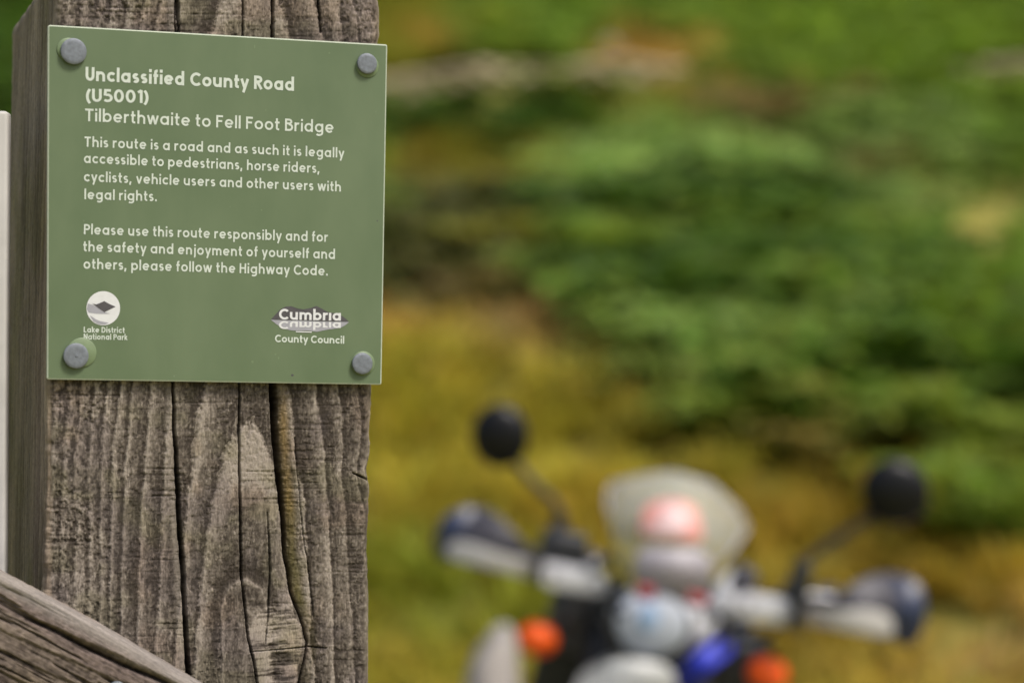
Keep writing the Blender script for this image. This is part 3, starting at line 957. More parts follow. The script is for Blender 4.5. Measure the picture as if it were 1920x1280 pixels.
# county council mark: name over a mountain, mirrored in water
def cpt(x, y): return g(400 + x / 3.368, 350 + y / 3.368)
co = Letters()
co.poly([cpt(*p) for p in ((362, 838), (392, 806), (420, 775), (455, 757), (490, 754), (520, 768), (570, 774), (612, 766), (650, 752), (684, 770), (720, 790), (770, 800), (815, 818), (838, 835), (855, 852), (700, 849), (520, 843))], B0)
coo = co.build("council_emblem", m_logo_dark, sign)
c2 = Letters()
c2.poly([cpt(*p) for p in ((362, 840), (520, 845), (700, 851), (856, 854), (835, 872), (800, 892), (720, 902), (650, 916), (600, 908), (500, 908), (450, 898), (400, 870))], B0 + .00003)
c2.build("emblem_reflection", m_logo_grey, coo)
c3 = Letters()
c3.line("Cumbria", cpt(413, 838), cpt(806, 846), 0.0063, .20, .11, dotless=True, base=B0 + .00006)
c3.line("Cumbria", cpt(413, 848), cpt(806, 856), 0.0046, .20, .11, dotless=True, flip=True, base=B0 + .00006)
c3.poly([cpt(*p) for p in ((520, 911), (620, 914), (620, 921), (520, 918))], B0 + .00006)
c3.build("emblem_name", m_logo_white, coo)
c4 = Letters()
c4.line("County Council", cpt(388, 981), cpt(825, 991), 0.0044, .19, .11, base=B0)
c4.build("council_lettering", m_letter, sign)

# four round-headed fixings on soft green washers
m_washer = mat("pale_green_plastic_washer", (0.165, 0.225, 0.120), 0.5, var=0.1, scale=200)
for (px, py, rad, wx, wy, wr) in ((136.5, 97.5, 24.3, 128, 93, 21.5), (686, 120.5, 19.6, 688, 124, 22.0), (141.0, 667.0, 23.6, 153, 660.5, 27.5), (677.2, 681.6, 20.4, 680, 681, 22.5)):
    c = g(px, py); R_ = rad / F_PX * np.linalg.norm(ray(px, py)) * ((PC + EX * c[0] - CAM) @ FWD)
    wc = g(wx, wy); WR = wr / F_PX * ((PC + EX * c[0] - CAM) @ FWD)
    mm = Matrix.Translation((c[0], -FACE, c[1])) @ Matrix.Rotation(math.pi / 2, 4, 'X') @ Matrix.Rotation(0.05, 4, 'Y')
    bolt = MB().lathe([(0, .0026), (R_ * .7, .00258), (R_ * .93, .0025), (R_ * .985, .0022), (R_, .0017), (R_ * .98, .0011), (R_ * .84, .0006), (R_ * .80, .0006)], mm, 40).build("bolt", m_zinc, sign)
    mm = Matrix.Translation((wc[0], -FACE, wc[1])) @ Matrix.Rotation(math.pi / 2, 4, 'X')
    MB().lathe([(0, .0009), (WR * .93, .00085), (WR, .0005), (WR, .00005)], mm, 40).build("washer", m_washer, bolt)
    if rad == 23.6: MB().lathe([(0, .00035), (R_ * .10, .0003), (R_ * .13, 0)], Matrix.Translation((c[0] + .0002, -FACE - .00255, c[1])) @ Matrix.Rotation(math.pi / 2, 4, 'X'), 16).build("dimple", m_zinc, bolt)
for (x, y, r) in ((548, 703, 2.6), (707, 414, 1.4)):
    sp = Letters()
    sp.poly([g(x + r * math.cos(a), y + r * .8 * math.sin(a)) for a in np.linspace(0, 2 * math.pi, 13)[:-1]], B0)
    sp.build("dark_speck", m_logo_dark, sign)
for (x, y, r, e) in ((477, 88, 1.2, 4.0), (617, 100, 1.7, 1.2), (498, 207, .9, 2.2), (490, 394, 1.4, 1.2), (473, 678, 2.4, 1.3), (516, 664, 2.0, 1.1), (522, 671, 1.4, 2.0)):
    sc = Letters()
    sc.poly([g(x + r * math.cos(a), y + e * r * .8 * math.sin(a)) for a in np.linspace(0, 2 * math.pi, 11)[:-1]], B0)
    sc.build("pale_scuff", m_washer, sign)

# ------------------------------------------------------------------ motorcycle
BD = 4.34
LEAN = math.radians(8.8)
bar_c = at(1280, 1080, BD)
AX = np.array([math.cos(LEAN), 0, -math.sin(LEAN)]); AZ = np.array([math.sin(LEAN), 0, math.cos(LEAN)]); AY = np.array([0, 1.0, 0])
gzb = float(gz(bar_c[0], bar_c[1]))
BH = (bar_c[2] - gzb) / AZ[2]                     # along the leaning axis down to the ground
bike_o = bar_c - AZ * BH
bike = empty("motorcycle", frame_matrix(bike_o, AX, AY, AZ))
tag(bike, "dual-sport motorcycle with black mirrors, handguards and small clear screen, out of focus on the track", "motorcycle")


def L(px, py, yo=0.0):
    """photo pixel at a depth yo beyond the handlebar -> bike frame"""
    p = at(px, py, BD + yo) - bike_o
    return Vector((p @ AX, p @ AY, p @ AZ))


SC = BD / F_PX
m_blk = mat("black_plastic", (0.016, 0.017, 0.020), 0.45, var=0.2)
m_gloss = mat("black_gloss_shell", (0.004, 0.0042, 0.005), 0.38, var=0.1, spec=.28)
m_grip = mat("black_rubber", (0.014, 0.014, 0.015), 0.85, var=0.2)
m_navy = mat("navy_plastic", (0.024, 0.034, 0.075), 0.4, var=0.1)
m_grey = mat("grey_plastic", (0.050, 0.048, 0.060), 0.5, var=0.1)
m_pale = mat("pale_guard_plastic", (0.62, 0.60, 0.59), 0.5, var=0.08)
m_alu = mat("white_alloy", (0.70, 0.70, 0.73), 0.4, metal=0.2, var=0.06)
m_shell = mat("white_cowl_plastic", (0.58, 0.59, 0.63), 0.45, var=0.05)
m_fend = mat("offwhite_fender", (0.46, 0.47, 0.46), 0.4, var=0.05)
m_blue = mat("royal_blue_plastic", (0.018, 0.035, 0.52), 0.5, var=0.08)
m_orange = mat("amber_lens", (0.95, 0.11, 0.0), 0.5, var=0.06)
m_red = mat("red_print", (0.68, 0.30, 0.26), 0.5, var=0.06)
m_pink = mat("pale_pink_print", (0.70, 0.50, 0.50), 0.5, var=0.05)
m_steel = mat("steel", (0.32, 0.32, 0.34), 0.35, metal=0.9, var=0.1)
m_lav = mat("lavender_grey_plastic", (0.37, 0.345, 0.38), 0.45, var=0.06)
m_canvas = mat("stone_canvas", (0.30, 0.275, 0.25), 0.85, var=0.1, scale=25)
m_lens = mat("headlight_lens", (0.48, 0.52, 0.60), 0.35, var=0.06, scale=18)
m_lensb = mat("light_blue_spot", (0.34, 0.48, 0.70), 0.3, var=0.1)


def clear_material():
    m = bpy.data.materials.new("scratched_clear_plastic"); m.use_nodes = True
    nt = m.node_tree; b = nt.nodes["Principled BSDF"]; out = nt.nodes["Material Output"]
    b.inputs["Base Color"].default_value = (0.80, 0.81, 0.77, 1); b.inputs["Roughness"].default_value = 0.12
    nz = nt.nodes.new("ShaderNodeTexNoise"); nz.inputs["Scale"].default_value = 9; nz.inputs["Detail"].default_value = 5
    tc = nt.nodes.new("ShaderNodeTexCoord"); nt.links.new(tc.outputs["Object"], nz.inputs["Vector"])
    mr = nt.nodes.new("ShaderNodeMapRange"); mr.inputs[1].default_value = .3; mr.inputs[2].default_value = .7; mr.inputs[3].default_value = .17; mr.inputs[4].default_value = .30
    nt.links.new(nz.outputs[0], mr.inputs[0])
    tr = nt.nodes.new("ShaderNodeBsdfTransparent"); tr.inputs[0].default_value = (.94, .96, .90, 1)
    ms = nt.nodes.new("ShaderNodeMixShader")
    nt.links.new(mr.outputs[0], ms.inputs[0]); nt.links.new(tr.outputs[0], ms.inputs[1]); nt.links.new(b.outputs[0], ms.inputs[2]); nt.links.new(ms.outputs[0], out.inputs[0])
    return m


m_clear = clear_material()

# handlebar, grips, levers
lb, rbp = L(850, 1012, .06), L(1712, 1150, .06)
hb = MB().tube([lb, L(960, 1030, .05), L(1075, 1050, .03), L(1150, 1105, .01), L(1215, 1125, .01), L(1340, 1150, .01), L(1405, 1125, .02), L(1500, 1120, .04), L(1600, 1130, .05), rbp], .0125, 14).build("handlebar", m_blk, bike)
MB().tube([lb, L(900, 1020, .057), L(985, 1037, .05)], [.019, .0175, .019]).build("grip", m_grip, bike)
MB().tube([rbp, L(1650, 1140, .055), L(1570, 1127, .048)], [.019, .0175, .019]).build("grip", m_grip, bike)
for pts, cl in (([(1065, 1050), (1010, 1040), (930, 1030), (860, 1022)], (1062, 1045)), ([(1490, 1115), (1550, 1120), (1620, 1135), (1690, 1150)], (1492, 1115))):
    lv = MB().tube([L(*p, -.03) for p in pts], [.008, .007, .006, .008]).build("lever", m_steel, bike)
    MB().box(L(*cl, 0.0), (.045, .05, .05), bevel=.008).build("lever_clamp", m_blk, lv)


def smooth_outline(pts, n=6):
    """closed Catmull-Rom through the points"""
    out = []; N = len(pts)
    P = [np.array(p, float) for p in pts]
    for i in range(N):
        p0, p1, p2, p3 = P[i - 1], P[i], P[(i + 1) % N], P[(i + 2) % N]
        for k in range(n):
            t = k / n
            out.append(tuple(0.5 * ((2 * p1) + (-p0 + p2) * t + (2 * p0 - 5 * p1 + 4 * p2 - p3) * t * t + (-p0 + 3 * p1 - 3 * p2 + p3) * t ** 3)))
    return out


def shell(outline, yo, bulge, thick, center, rx, ry, n=5):
    """curved panel traced in the picture plane at the bike's depth: bulges towards the front in the middle"""
    def fn(p):
        d = ((p[0] - center[0]) / rx) ** 2 + ((p[1] - center[1]) / ry) ** 2
        return L(p[0], p[1], yo + bulge * min(d, 2.0))
    return MB().slab(smooth_outline(outline, n), fn, thick)


# handguards: dark moulded shell, pale deflector strip, navy outer end
gl = shell([(838, 968), (880, 950), (925, 960), (968, 1000), (1008, 1045), (1006, 1078), (930, 1066), (850, 1050), (822, 1034), (822, 995)], -.075, .07, (0, .006, 0), (940, 1020), 110, 80).build("handguard", m_grey, bike)
shell([(843, 1018), (880, 1018), (940, 1038), (1000, 1053), (1003, 1084), (930, 1068), (846, 1046)], -.092, .06, (0, .010, 0), (940, 1040), 110, 90).build("deflector_strip", m_pale, gl)
shell([(828, 975), (852, 957), (884, 952), (890, 975), (866, 1002), (836, 1016), (842, 1052), (822, 1040), (815, 1010)], -.040, .03, (0, .008, 0), (860, 1000), 60, 60).build("guard_end", m_navy, gl)
gr_ = shell([(1512, 1132), (1560, 1122), (1605, 1092), (1650, 1076), (1700, 1080), (1730, 1110), (1732, 1170), (1712, 1200), (1650, 1194), (1580, 1182), (1512, 1166)], -.075, .07, (0, .006, 0), (1610, 1140), 110, 80).build("handguard", m_grey, bike)
shell([(1512, 1140), (1575, 1144), (1630, 1142), (1670, 1156), (1672, 1190), (1620, 1188), (1560, 1177), (1512, 1166)], -.092, .06, (0, .010, 0), (1600, 1150), 110, 90).build("deflector_strip", m_pale, gr_)
shell([(1672, 1082), (1708, 1084), (1732, 1112), (1735, 1165), (1716, 1203), (1680, 1202), (1678, 1160), (1684, 1120)], -.050, .03, (0, .008, 0), (1700, 1145), 60, 60).build("guard_end", m_navy, gr_)
MB().box(L(1500, 1120, -.10), (.022, .05, .125), bevel=.006).build("guard_clamp", m_blk, bike)
MB().box(L(1009, 1062, -.10), (.014, .05, .06), bevel=.004).build("guard_clamp", m_blk, bike)
# pale alloy strips from the guards in to the clamps
shell([(1014, 1056), (1070, 1062), (1128, 1076), (1138, 1096), (1130, 1114), (1070, 1108), (1018, 1096)], -.10, .01, (0, .02, 0), (1076, 1085), 70, 40, 3).build("guard_strut", m_alu, bike)
shell([(1390, 1114), (1440, 1118), (1482, 1128), (1491, 1148), (1484, 1170), (1440, 1168), (1392, 1156)], -.10, .01, (0, .02, 0), (1440, 1142), 70, 40, 3).build("guard_strut", m_alu, bike)


def mirror(c, rx, rz, tilt, stem, yo):
    rot = Matrix.Rotation(math.radians(tilt), 3, 'Y')
    mo = MB().ball(L(*c, yo), (rx * SC, .024, rz * SC), rot, 32, 18).build("mirror", m_gloss, bike)
    st = MB().tube([L(*p, yo + .02) for p in stem], .0078, 10).build("mirror_stem", m_blk, mo)
    gl_ = MB()
    m4 = Matrix.Translation(L(*c, yo) + Vector((0, .0235, 0))) @ rot.to_4x4() @ Matrix.Diagonal((rx * SC * .86, 1, rz * SC * .86, 1)) @ Matrix.Rotation(-math.pi / 2, 4, 'X')
    gl_.lathe([(0, .002), (.98, .002), (1, 0)], m4, 32).build("mirror_glass", m_steel, mo)


mirror((938, 817), 55, 60, -14, [(960, 858), (1000, 905), (1040, 940), (1052, 965), (1054, 1035)], .05)
mirror((1680, 922), 66, 61, 20, [(1640, 962), (1570, 1010), (1512, 1048), (1498, 1075), (1494, 1130)], .05)
MB().tube([L(1050, 962, .06), L(1054, 1060, .05)], [.014, .017], 12).build("mirror_clamp", m_blk, bike)
MB().tube([L(1500, 1052, .06), L(1494, 1140, .05)], [.014, .018], 12).build("mirror_clamp", m_blk, bike)
MB().box(L(1056, 1028, -.03), (.085, .07, .062), bevel=.014).build("brake_reservoir", m_blk, bike)
MB().box(L(1108, 1052, .06), (.05, .05, .035), bevel=.01).build("switch_block", m_grey, bike)
MB().box(L(1490, 1125, .05), (.05, .06, .05), bevel=.012).build("switch_block", m_blk, bike)
MB().tube([L(1530, 1112, .05), L(1570, 1112, .05)], .016, 12).build("clutch_perch", m_blk, bike)

# windscreen, with a red sticker across it, over the white headlight cowl
ws = shell([(1262, 886), (1330, 905), (1385, 955), (1402, 990), (1375, 1030), (1335, 1068), (1310, 1102), (1250, 1108), (1195, 1094), (1170, 1050), (1148, 1000), (1138, 950), (1139, 925), (1142, 908), (1152, 901), (1200, 893), (1235, 887)],
           -.19, .10, (0, .003, 0), (1262, 1010), 130, 120, 5).build("windscreen", m_clear, bike)
MB().tube([L(x, y, -.19 + .10 * min(2, ((x - 1262) / 130) ** 2 + ((y - 1010) / 120) ** 2)) for x, y in ((1140, 960), (1139, 925), (1145, 906), (1200, 893), (1262, 886), (1330, 905), (1385, 955), (1402, 990), (1375, 1030), (1335, 1068))], .003, 8).build("screen_highlight", m_lav, ws)  # pale tube added as the highlight along the screen's rim
st_ = shell([(1214, 946), (1262, 936), (1302, 950), (1316, 990), (1312, 1012), (1262, 1010), (1206, 1004), (1204, 972)], -.205, .10, (0, .0015, 0), (1262, 1010), 130, 120, 4).build("windscreen_sticker", m_red, ws)
shell([(1238, 952), (1268, 948), (1286, 960), (1290, 990), (1262, 1004), (1216, 1000), (1208, 990), (1236, 976)], -.2085, .10, (0, .001, 0), (1262, 1010), 130, 120, 4).build("sticker_print", m_pink, st_)
shell([(1198, 1034), (1262, 1028), (1326, 1040), (1330, 1110), (1262, 1132), (1196, 1110)], -.235, .05, (0, .012, 0), (1262, 1062), 90, 60).build("instrument_cowl", m_lav, bike)
MB().tube([L(1198, 1108, -.26), L(1226, 1112, -.265)], .012, 10).build("red_fixing", mat("dark_red_rubber", (0.30, 0.02, 0.03), .5), bike)
MB().tube([L(1290, 1120, -.26), L(1326, 1128, -.262)], .011, 10).build("red_fixing", bpy.data.materials["dark_red_rubber"], bike)
cowl = shell([(1148, 1130), (1180, 1108), (1240, 1112), (1300, 1122), (1345, 1128), (1350, 1160), (1318, 1200), (1286, 1226), (1232, 1238), (1180, 1226), (1150, 1190)], -.21, .09, (0, .02, 0), (1228, 1172), 90, 70).build("headlight_cowl", m_shell, bike)
MB().ball(L(1222, 1176, -.194), (76 * SC, .020, 68 * SC), None, 32, 16).build("headlight_gap", m_blk, bike)  # black ball stands for the dark gap round the headlight
hl = MB().ball(L(1222, 1170, -.20), (66 * SC, .022, 60 * SC), None, 32, 18).build("headlight", m_lens, bike)
MB().ball(L(1216, 1158, -.222), (20 * SC, .006, 26 * SC), None, 20, 12).build("lens_spot", m_lensb, hl)  # light blue spot at the middle of the lens
MB().box(L(1386, 1098, -.02), (.045, .07, .075), Matrix.Rotation(.35, 3, 'Y'), bevel=.012).build("mounting_bracket", m_grey, bike)
shell([(1340, 1108), (1372, 1070), (1398, 1090), (1412, 1130), (1395, 1170), (1360, 1192), (1330, 1180)], -.06, .05, (0, .012, 0), (1370, 1130), 60, 70).build("side_cowl", m_shell, bike)
shell([(1106, 1130), (1135, 1125), (1150, 1170), (1168, 1220), (1130, 1225), (1108, 1180)], -.04, .05, (0, .012, 0), (1135, 1170), 50, 60).build("side_cowl", m_navy, bike)

# blue tank shrouds, seat, tank
shell([(1352, 1196), (1378, 1204), (1368, 1226), (1325, 1262), (1290, 1300), (1262, 1300), (1268, 1262), (1305, 1226)], -.12, .05, (0, .02, 0), (1318, 1245), 70, 60).build("radiator_shroud", m_blue, bike)
MB().ball(L(1290, 1200, .38), (.13, .26, .12), None, 28, 16).build("fuel_tank", m_navy, bike)
MB().box(L(1300, 1215, .95), (.22, .72, .09), bevel=.035).build("seat", m_grip, bike)
# forks, yokes, indicators
fx = [L(1140, 1150, -.02), L(1330, 1180, -.02)]
YAW = math.radians(12)
fdir = Vector((-math.sin(YAW) * .42, -math.cos(YAW) * .42, -.9)).normalized()
axle = Vector((-.085, -.36, .34))
for f0 in fx:
    f1 = f0 + fdir * ((f0.z - .34) / -fdir.z)
    fk = MB().tube([f0 - fdir * .06, f0 + fdir * .35], .027, 16).build("fork_leg", m_blk, bike)
    MB().tube([f0 + fdir * .35, f1], .022, 16).build("fork_slider", m_steel, fk)
MB().box((fx[0] + fx[1]) / 2 + Vector((0, 0, .02)), (.25, .06, .035), Matrix.Rotation(-.03, 3, 'Y'), bevel=.01).build("fork_yoke", m_blk, bike)
for (a, b, s) in ((1008, 1196, 1), (1438, 1262, 1)):
    bl = MB().ball(L(a, b, -.05), (39 * SC, .03, 33 * SC), Matrix.Rotation(.1, 3, 'Y'), 24, 14).build("indicator", m_orange, bike)
    inner_x = 1090 if a < 1200 else 1350
    MB().tube([L(a, b - 4, -.03), L(inner_x, b - 8, -.02)], .009, 10).build("indicator_stalk", m_blk, bl)
# dark cables, radiator and engine mass below the bars
rad = MB().box(L(1075, 1225, .05), (.13, .06, .22), Matrix.Rotation(.1, 3, 'Y'), bevel=.015).build("radiator", m_blk, bike)
MB().box(L(1380, 1280, .05), (.12, .06, .16), Matrix.Rotation(-.1, 3, 'Y'), bevel=.015).build("radiator", m_blk, bike)
MB().ball(L(1085, 1150, .02), (.055, .06, .075), None, 20, 12).build("horn", mat("dark_grey_casting", (.05, .05, .055), .5), bike)
for a, b, c, d in (((1060, 1070), (1110, 1130), (1150, 1220), -.05), ((1490, 1150), (1440, 1190), (1350, 1200), -.05), ((1500, 1140), (1450, 1120), (1390, 1180), -.03), ((1040, 1060), (1080, 1110), (1100, 1230), -.06)):
    MB().tube([L(*a, d), L(*b, d - .03), L(*c, d)], .006, 8).build("cable", m_blk, bike)
for a, b, d, r_, m_ in ((1112, 1060, -.10, .012, m_steel), (1036, 1078, -.125, .007, m_steel), (1120, 1098, -.125, .007, m_steel), (1405, 1134, -.125, .007, m_steel), (1474, 1152, -.125, .007, m_steel), (1168, 1150, -.24, .008, m_blk), (1330, 1150, -.2, .014, m_blk)):
    MB().ball(L(a, b, d), (r_, r_ * .6, r_), None, 14, 8).build("added_stud", m_, bike)  # steel studs added for small highlights among the parts
MB().tube([L(1128, 1060, -.05), L(1150, 1040, -.08), L(1168, 1075, -.12), L(1150, 1140, -.12)], .007, 8).build("brake_hose", m_blk, bike)
MB().tube([L(1385, 1165, -.05), L(1350, 1215, -.10), L(1380, 1250, -.05)], .007, 8).build("brake_hose", m_blk, bike)
# high front mudguard
fd = MB()
prof = []
c0 = L(1185, 1262, -.30)
ns, nw = 16, 10
grid = []
for i in range(ns):
    t = i / (ns - 1)
    row = []
    for j in range(nw):
        s = (j / (nw - 1) - .5) * 2
        wdt = .072 * (0.55 + .45 * math.sin(math.pi * min(1, .25 + t)))
        yy = -.44 + .62 * t
        zz = -.07 * (2 * abs(t - .55)) ** 2
        row.append(fd.bm.verts.new(c0 + Vector((s * wdt + .15 * yy * .6, yy + .25, zz - .028 * s * s))))
    grid.append(row)
for i in range(ns - 1):
    for j in range(nw - 1):
        fd.bm.faces.new((grid[i][j], grid[i + 1][j], grid[i + 1][j + 1], grid[i][j + 1]))
bmesh.ops.solidify(fd.bm, geom=fd.bm.faces[:], thickness=.004)
fd.build("front_mudguard", m_fend, bike)
shell([(1140, 1244), (1180, 1236), (1240, 1244), (1262, 1262), (1262, 1300), (1190, 1310), (1126, 1300), (1126, 1268)], -.30, .03, (0, .01, 0), (1190, 1270), 80, 50).build("number_board", m_fend, bike)
# wheels
wrot = Matrix(((math.cos(YAW), math.sin(YAW), 0), (-math.sin(YAW), math.cos(YAW), 0), (0, 0, 1))).to_3x3() @ Matrix.Rotation(math.pi / 2, 3, 'Y')


def wheel(c, R, tw, name):
    ty = MB().torus(c, R - tw, tw, wrot, 56, 12).build(name, m_grip, bike)
    k = MB().torus(c, R - 2 * tw - .01, .016, wrot, 48, 10)
    for i in range(18):
        a = 2 * math.pi * i / 18
        k.tube([Vector(c) + wrot @ Vector((.03 * math.cos(a), .03 * math.sin(a), .02 * (-1) ** i)), Vector(c) + wrot @ Vector(((R - 2 * tw - .01) * math.cos(a), (R - 2 * tw - .01) * math.sin(a), 0))], .002, 6)
    k.tube([Vector(c) + wrot @ Vector((0, 0, -.06)), Vector(c) + wrot @ Vector((0, 0, .06))], .035, 16)
    k.build("wheel_rim", m_steel, ty)


wheel((-.075, -.36, .34), .34, .042, "front_wheel")
wheel((.20, .98, .33), .33, .055, "rear_wheel")
MB().box((.07, .40, .52), (.26, .34, .38), Matrix.Rotation(-YAW, 3, 'Z'), bevel=.05).build("engine", mat("engine_casting", (.12, .12, .125), .45, metal=.5), bike)
sw = MB()
for s in (-1, 1):
    sw.tube([Vector((.09 + s * .07, .55, .42)), Vector((.20 + s * .08, .98, .33))], .022, 12)
sw.build("swingarm", m_steel, bike)
MB().tube([Vector((.10, .45, .42)), Vector((.30, .42, .05))], .012, 10).build("side_stand", m_blk, bike)
# pale soft pannier on the far side of the bike
shell([(908, 1226), (930, 1200), (958, 1204), (972, 1260), (975, 1400), (960, 1560), (880, 1570), (862, 1400), (872, 1300), (888, 1252)], .72, .12, (0, .22, 0), (920, 1380), 80, 220).build("pannier", m_canvas, bike)
MB().tube([L(1000, 1300, .80), L(1230, 1320, .80)], .012, 10).build("pannier_rack", m_blk, bike)

# ------------------------------------------------------------------ drystone wall and boulder on the hillside
m_stone = tint_mat("lichened_stone", 0.9)


def stone_verts(c, s, seed):
    r = np.random.default_rng(seed)
    n1, n2 = 7, 5
    V = []
    for i in range(n2):
        p = math.pi * i / (n2 - 1)
        for j in range(n1):
            a = 2 * math.pi * j / n1
            d = np.array([math.sin(p) * math.cos(a), math.sin(p) * math.sin(a), math.cos(p)])
            d = np.sign(d) * np.abs(d) ** 0.6
            V.append(d * s * (0.85 + .3 * r.random()) + c)
    Q = [(i * n1 + j, (i + 1) * n1 + j, (i + 1) * n1 + (j + 1) % n1, i * n1 + (j + 1) % n1) for i in range(n2 - 1) for j in range(n1)]
    return np.array(V), np.array(Q)


def wall(pts, height, label, thick=.22):
    VV, QQ, CC = [], [], []; n0 = 0; sd = 0
    o = np.array(pts[0])
    for p, q in zip(pts, pts[1:]):
        p = np.array(p); q = np.array(q); Ln = np.hypot(*(q - p)[:2]); k = int(Ln / .34)
        for i in range(k):
            for row in range(int(height / .11)):
                t = (i + .5 * (row % 2)) / k
                b = p + (q - p) * t
                zb = float(gz(b[0], b[1]))
                sd += 1
                v, qd = stone_verts(np.array([b[0], b[1], zb + .05 + row * .11]) - o, np.array([.20, thick, .070]), sd)
                VV.append(v); QQ.append(qd + n0); n0 += len(v)
                r = np.random.default_rng(sd + 999)
                base = np.array([.36, .31, .19]) * (.75 + .45 * r.random())
                if r.random() < .25: base = base * np.array([.8, .95, .65])
                CC.append(np.tile(base, (len(v), 1)))
    ob = mesh_np("drystone_wall", np.concatenate(VV), np.concatenate(QQ), material=m_stone, color=np.concatenate(CC), smooth=False)
    ob.location = o
    tag(ob, label, "wall", "low stone walls on the hillside")


A = [ground_hit(*p) for p in ((560, 230), (730, 196), (860, 176), (1060, 172), (1300, 166))]
wall(A, .35, "low tan drystone wall running behind the plate's upper right corner to the ochre bank")
A2 = [ground_hit(*p) for p in ((1785, 172), (1860, 164), (2000, 158), (2150, 150))]
wall(A2, .36, "short pale drystone wall at the far right of the hillside")

bp = ground_hit(1133, 128)
v, q = stone_verts(np.zeros(3), np.array([.34, .3, .30]), 5)
bo = mesh_np("boulder", v + np.array([0, 0, .14]), q, material=m_stone, color=np.tile([.24, .205, .20], (len(v), 1)))
sdm = bo.modifiers.new("smooth", 'SUBSURF'); sdm.levels = 2; sdm.render_levels = 2
bo.location = bp
tag(bo, "grey boulder on the ochre bank just above the tan wall", "rock")

# ------------------------------------------------------------------ vegetation
ZONES = [  # px, py, rx, ry, kind, weight      (where each kind of plant grows on the hillside)
    (760, 60, 190, 60, 'olive', 1.0), (830, 62, 70, 26, 'ochre', 2.0), (1000, 30, 90, 40, 'green', 1.4),
    (1225, 98, 115, 42, 'ochre', 5.0), (1010, 85, 60, 30, 'green', 1.8), (1060, 130, 90, 16, 'olive', 1.5),
    (1500, 70, 330, 90, 'fresh', 1.7), (1260, 15, 120, 40, 'green', 1.5), (1860, 60, 130, 90, 'fresh', 2.0), (1590, 40, 60, 22, 'deep', 1.4),
    (920, 190, 150, 26, 'deep', 1.8), (900, 290, 190, 45, 'olive', 2.0), (860, 215, 160, 26, 'deep', 3.5), (790, 300, 100, 40, 'ochre', .8),
    (1440, 195, 90, 45, 'heath', 1.8), (1330, 200, 80, 30, 'olive', 1.0), (1600, 150, 120, 30, 'fresh', 1.0),
    (830, 440, 130, 60, 'deepbrown', 2.2), (990, 350, 130, 50, 'deepbrown', .8), (960, 520, 110, 45, 'heath', 1.2),
    (1330, 290, 200, 48, 'pale', 4.5), (1340, 385, 180, 34, 'deep', 2.4), (1640, 250, 160, 50, 'pale', 1.2), (1600, 310, 130, 30, 'heath', .9),
    (1690, 400, 180, 50, 'pale', 3.0), (1730, 455, 160, 32, 'fresh', 2.6), (1870, 390, 80, 60, 'green', 1.5),
    (1230, 505, 150, 55, 'deep', 1.8), (1490, 515, 160, 36, 'deep', 1.8), (1120, 470, 90, 40, 'green', 1.4), (1040, 440, 120, 40, 'olive', 1.2), (1380, 440, 120, 26, 'green', 1.3),
    (1400, 610, 220, 55, 'pale', 3.2), (1720, 560, 180, 60, 'green', 2.0), (1240, 570, 120, 40, 'green', 1.4), (1880, 690, 80, 60, 'deep', 2.4),
    (1640, 640, 110, 40, 'green', 1.3), (1540, 690, 260, 45, 'green', 2.4), (1790, 740, 170, 60, 'green', 2.6), (1250, 690, 120, 40, 'olive', 2.0), (1880, 860, 80, 60, 'green', 1.6), (1130, 690, 50, 40, 'deepbrown', .8),
    (740, 590, 90, 36, 'ochre', 2.6), (1000, 620, 120, 36, 'tan', 3.0), (860, 640, 160, 50, 'gold', 1.6), (860, 720, 260, 60, 'gold', 2.4),
    (1330, 735, 200, 34, 'heathgold', 3.2), (1600, 768, 190, 34, 'heathgold', 3.2), (1430, 770, 140, 30, 'olive', 1.4),
    (1050, 800, 320, 60, 'gold', 2.4), (1350, 830, 240, 60, 'gold', 2.2), (1690, 830, 60, 26, 'ochre', 2.0), (1850, 800, 110, 60, 'olivegreen', 2.2),
    (1500, 940, 220, 70, 'goldbrown', 2.4), (1800, 1010, 180, 80, 'goldbrown', 2.2), (1750, 900, 80, 40, 'olive', 1.2),
    (840, 900, 200, 80, 'gold', 1.8), (780, 1050, 120, 60, 'olivegreen', 2.2), (900, 1130, 160, 60, 'olivegreen', 1.6), (740, 1180, 70, 30, 'goldbrown', 1.4),
    (740, 950, 60, 40, 'goldbrown', 1.2), (1100, 950, 160, 70, 'goldbrown', 1.2), (1600, 1200, 200, 80, 'goldbrown', 2.2), (1850, 1180, 120, 80, 'tan', 1.8), (1480, 1210, 80, 40, 'olivegreen', 1.0),
    (0, 100, 60, 120, 'deep', 3.0), (300, 400, 300, 400, 'green', .5), (300, 1000, 300, 300, 'gold', .5),
]
KIND = {  # kind: (linear colour, bracken share, height scale)
    'green': ((0.142, 0.232, 0.022), 1.0, 1.0), 'fresh': ((0.172, 0.270, 0.022), 1.0, .9), 'deep': ((0.060, 0.118, 0.012), 1.0, 1.1),
    'pale': ((0.225, 0.335, 0.068), 1.0, 1.0), 'olive': ((0.270, 0.260, 0.026), .3, .7), 'ochre': ((0.540, 0.340, 0.075), .02, .45),
    'gold': ((0.425, 0.365, 0.036), .05, .42), 'goldbrown': ((0.420, 0.300, 0.032), .05, .42), 'tan': ((0.480, 0.320, 0.110), .02, .42), 'olivegreen': ((0.260, 0.280, 0.020), .12, .5),
    'heath': ((0.250, 0.180, 0.055), .6, .8), 'heathgold': ((0.290, 0.200, 0.050), .15, .55), 'deepbrown': ((0.080, 0.082, 0.020), .9, 1.0),
}
KN = list(KIND)


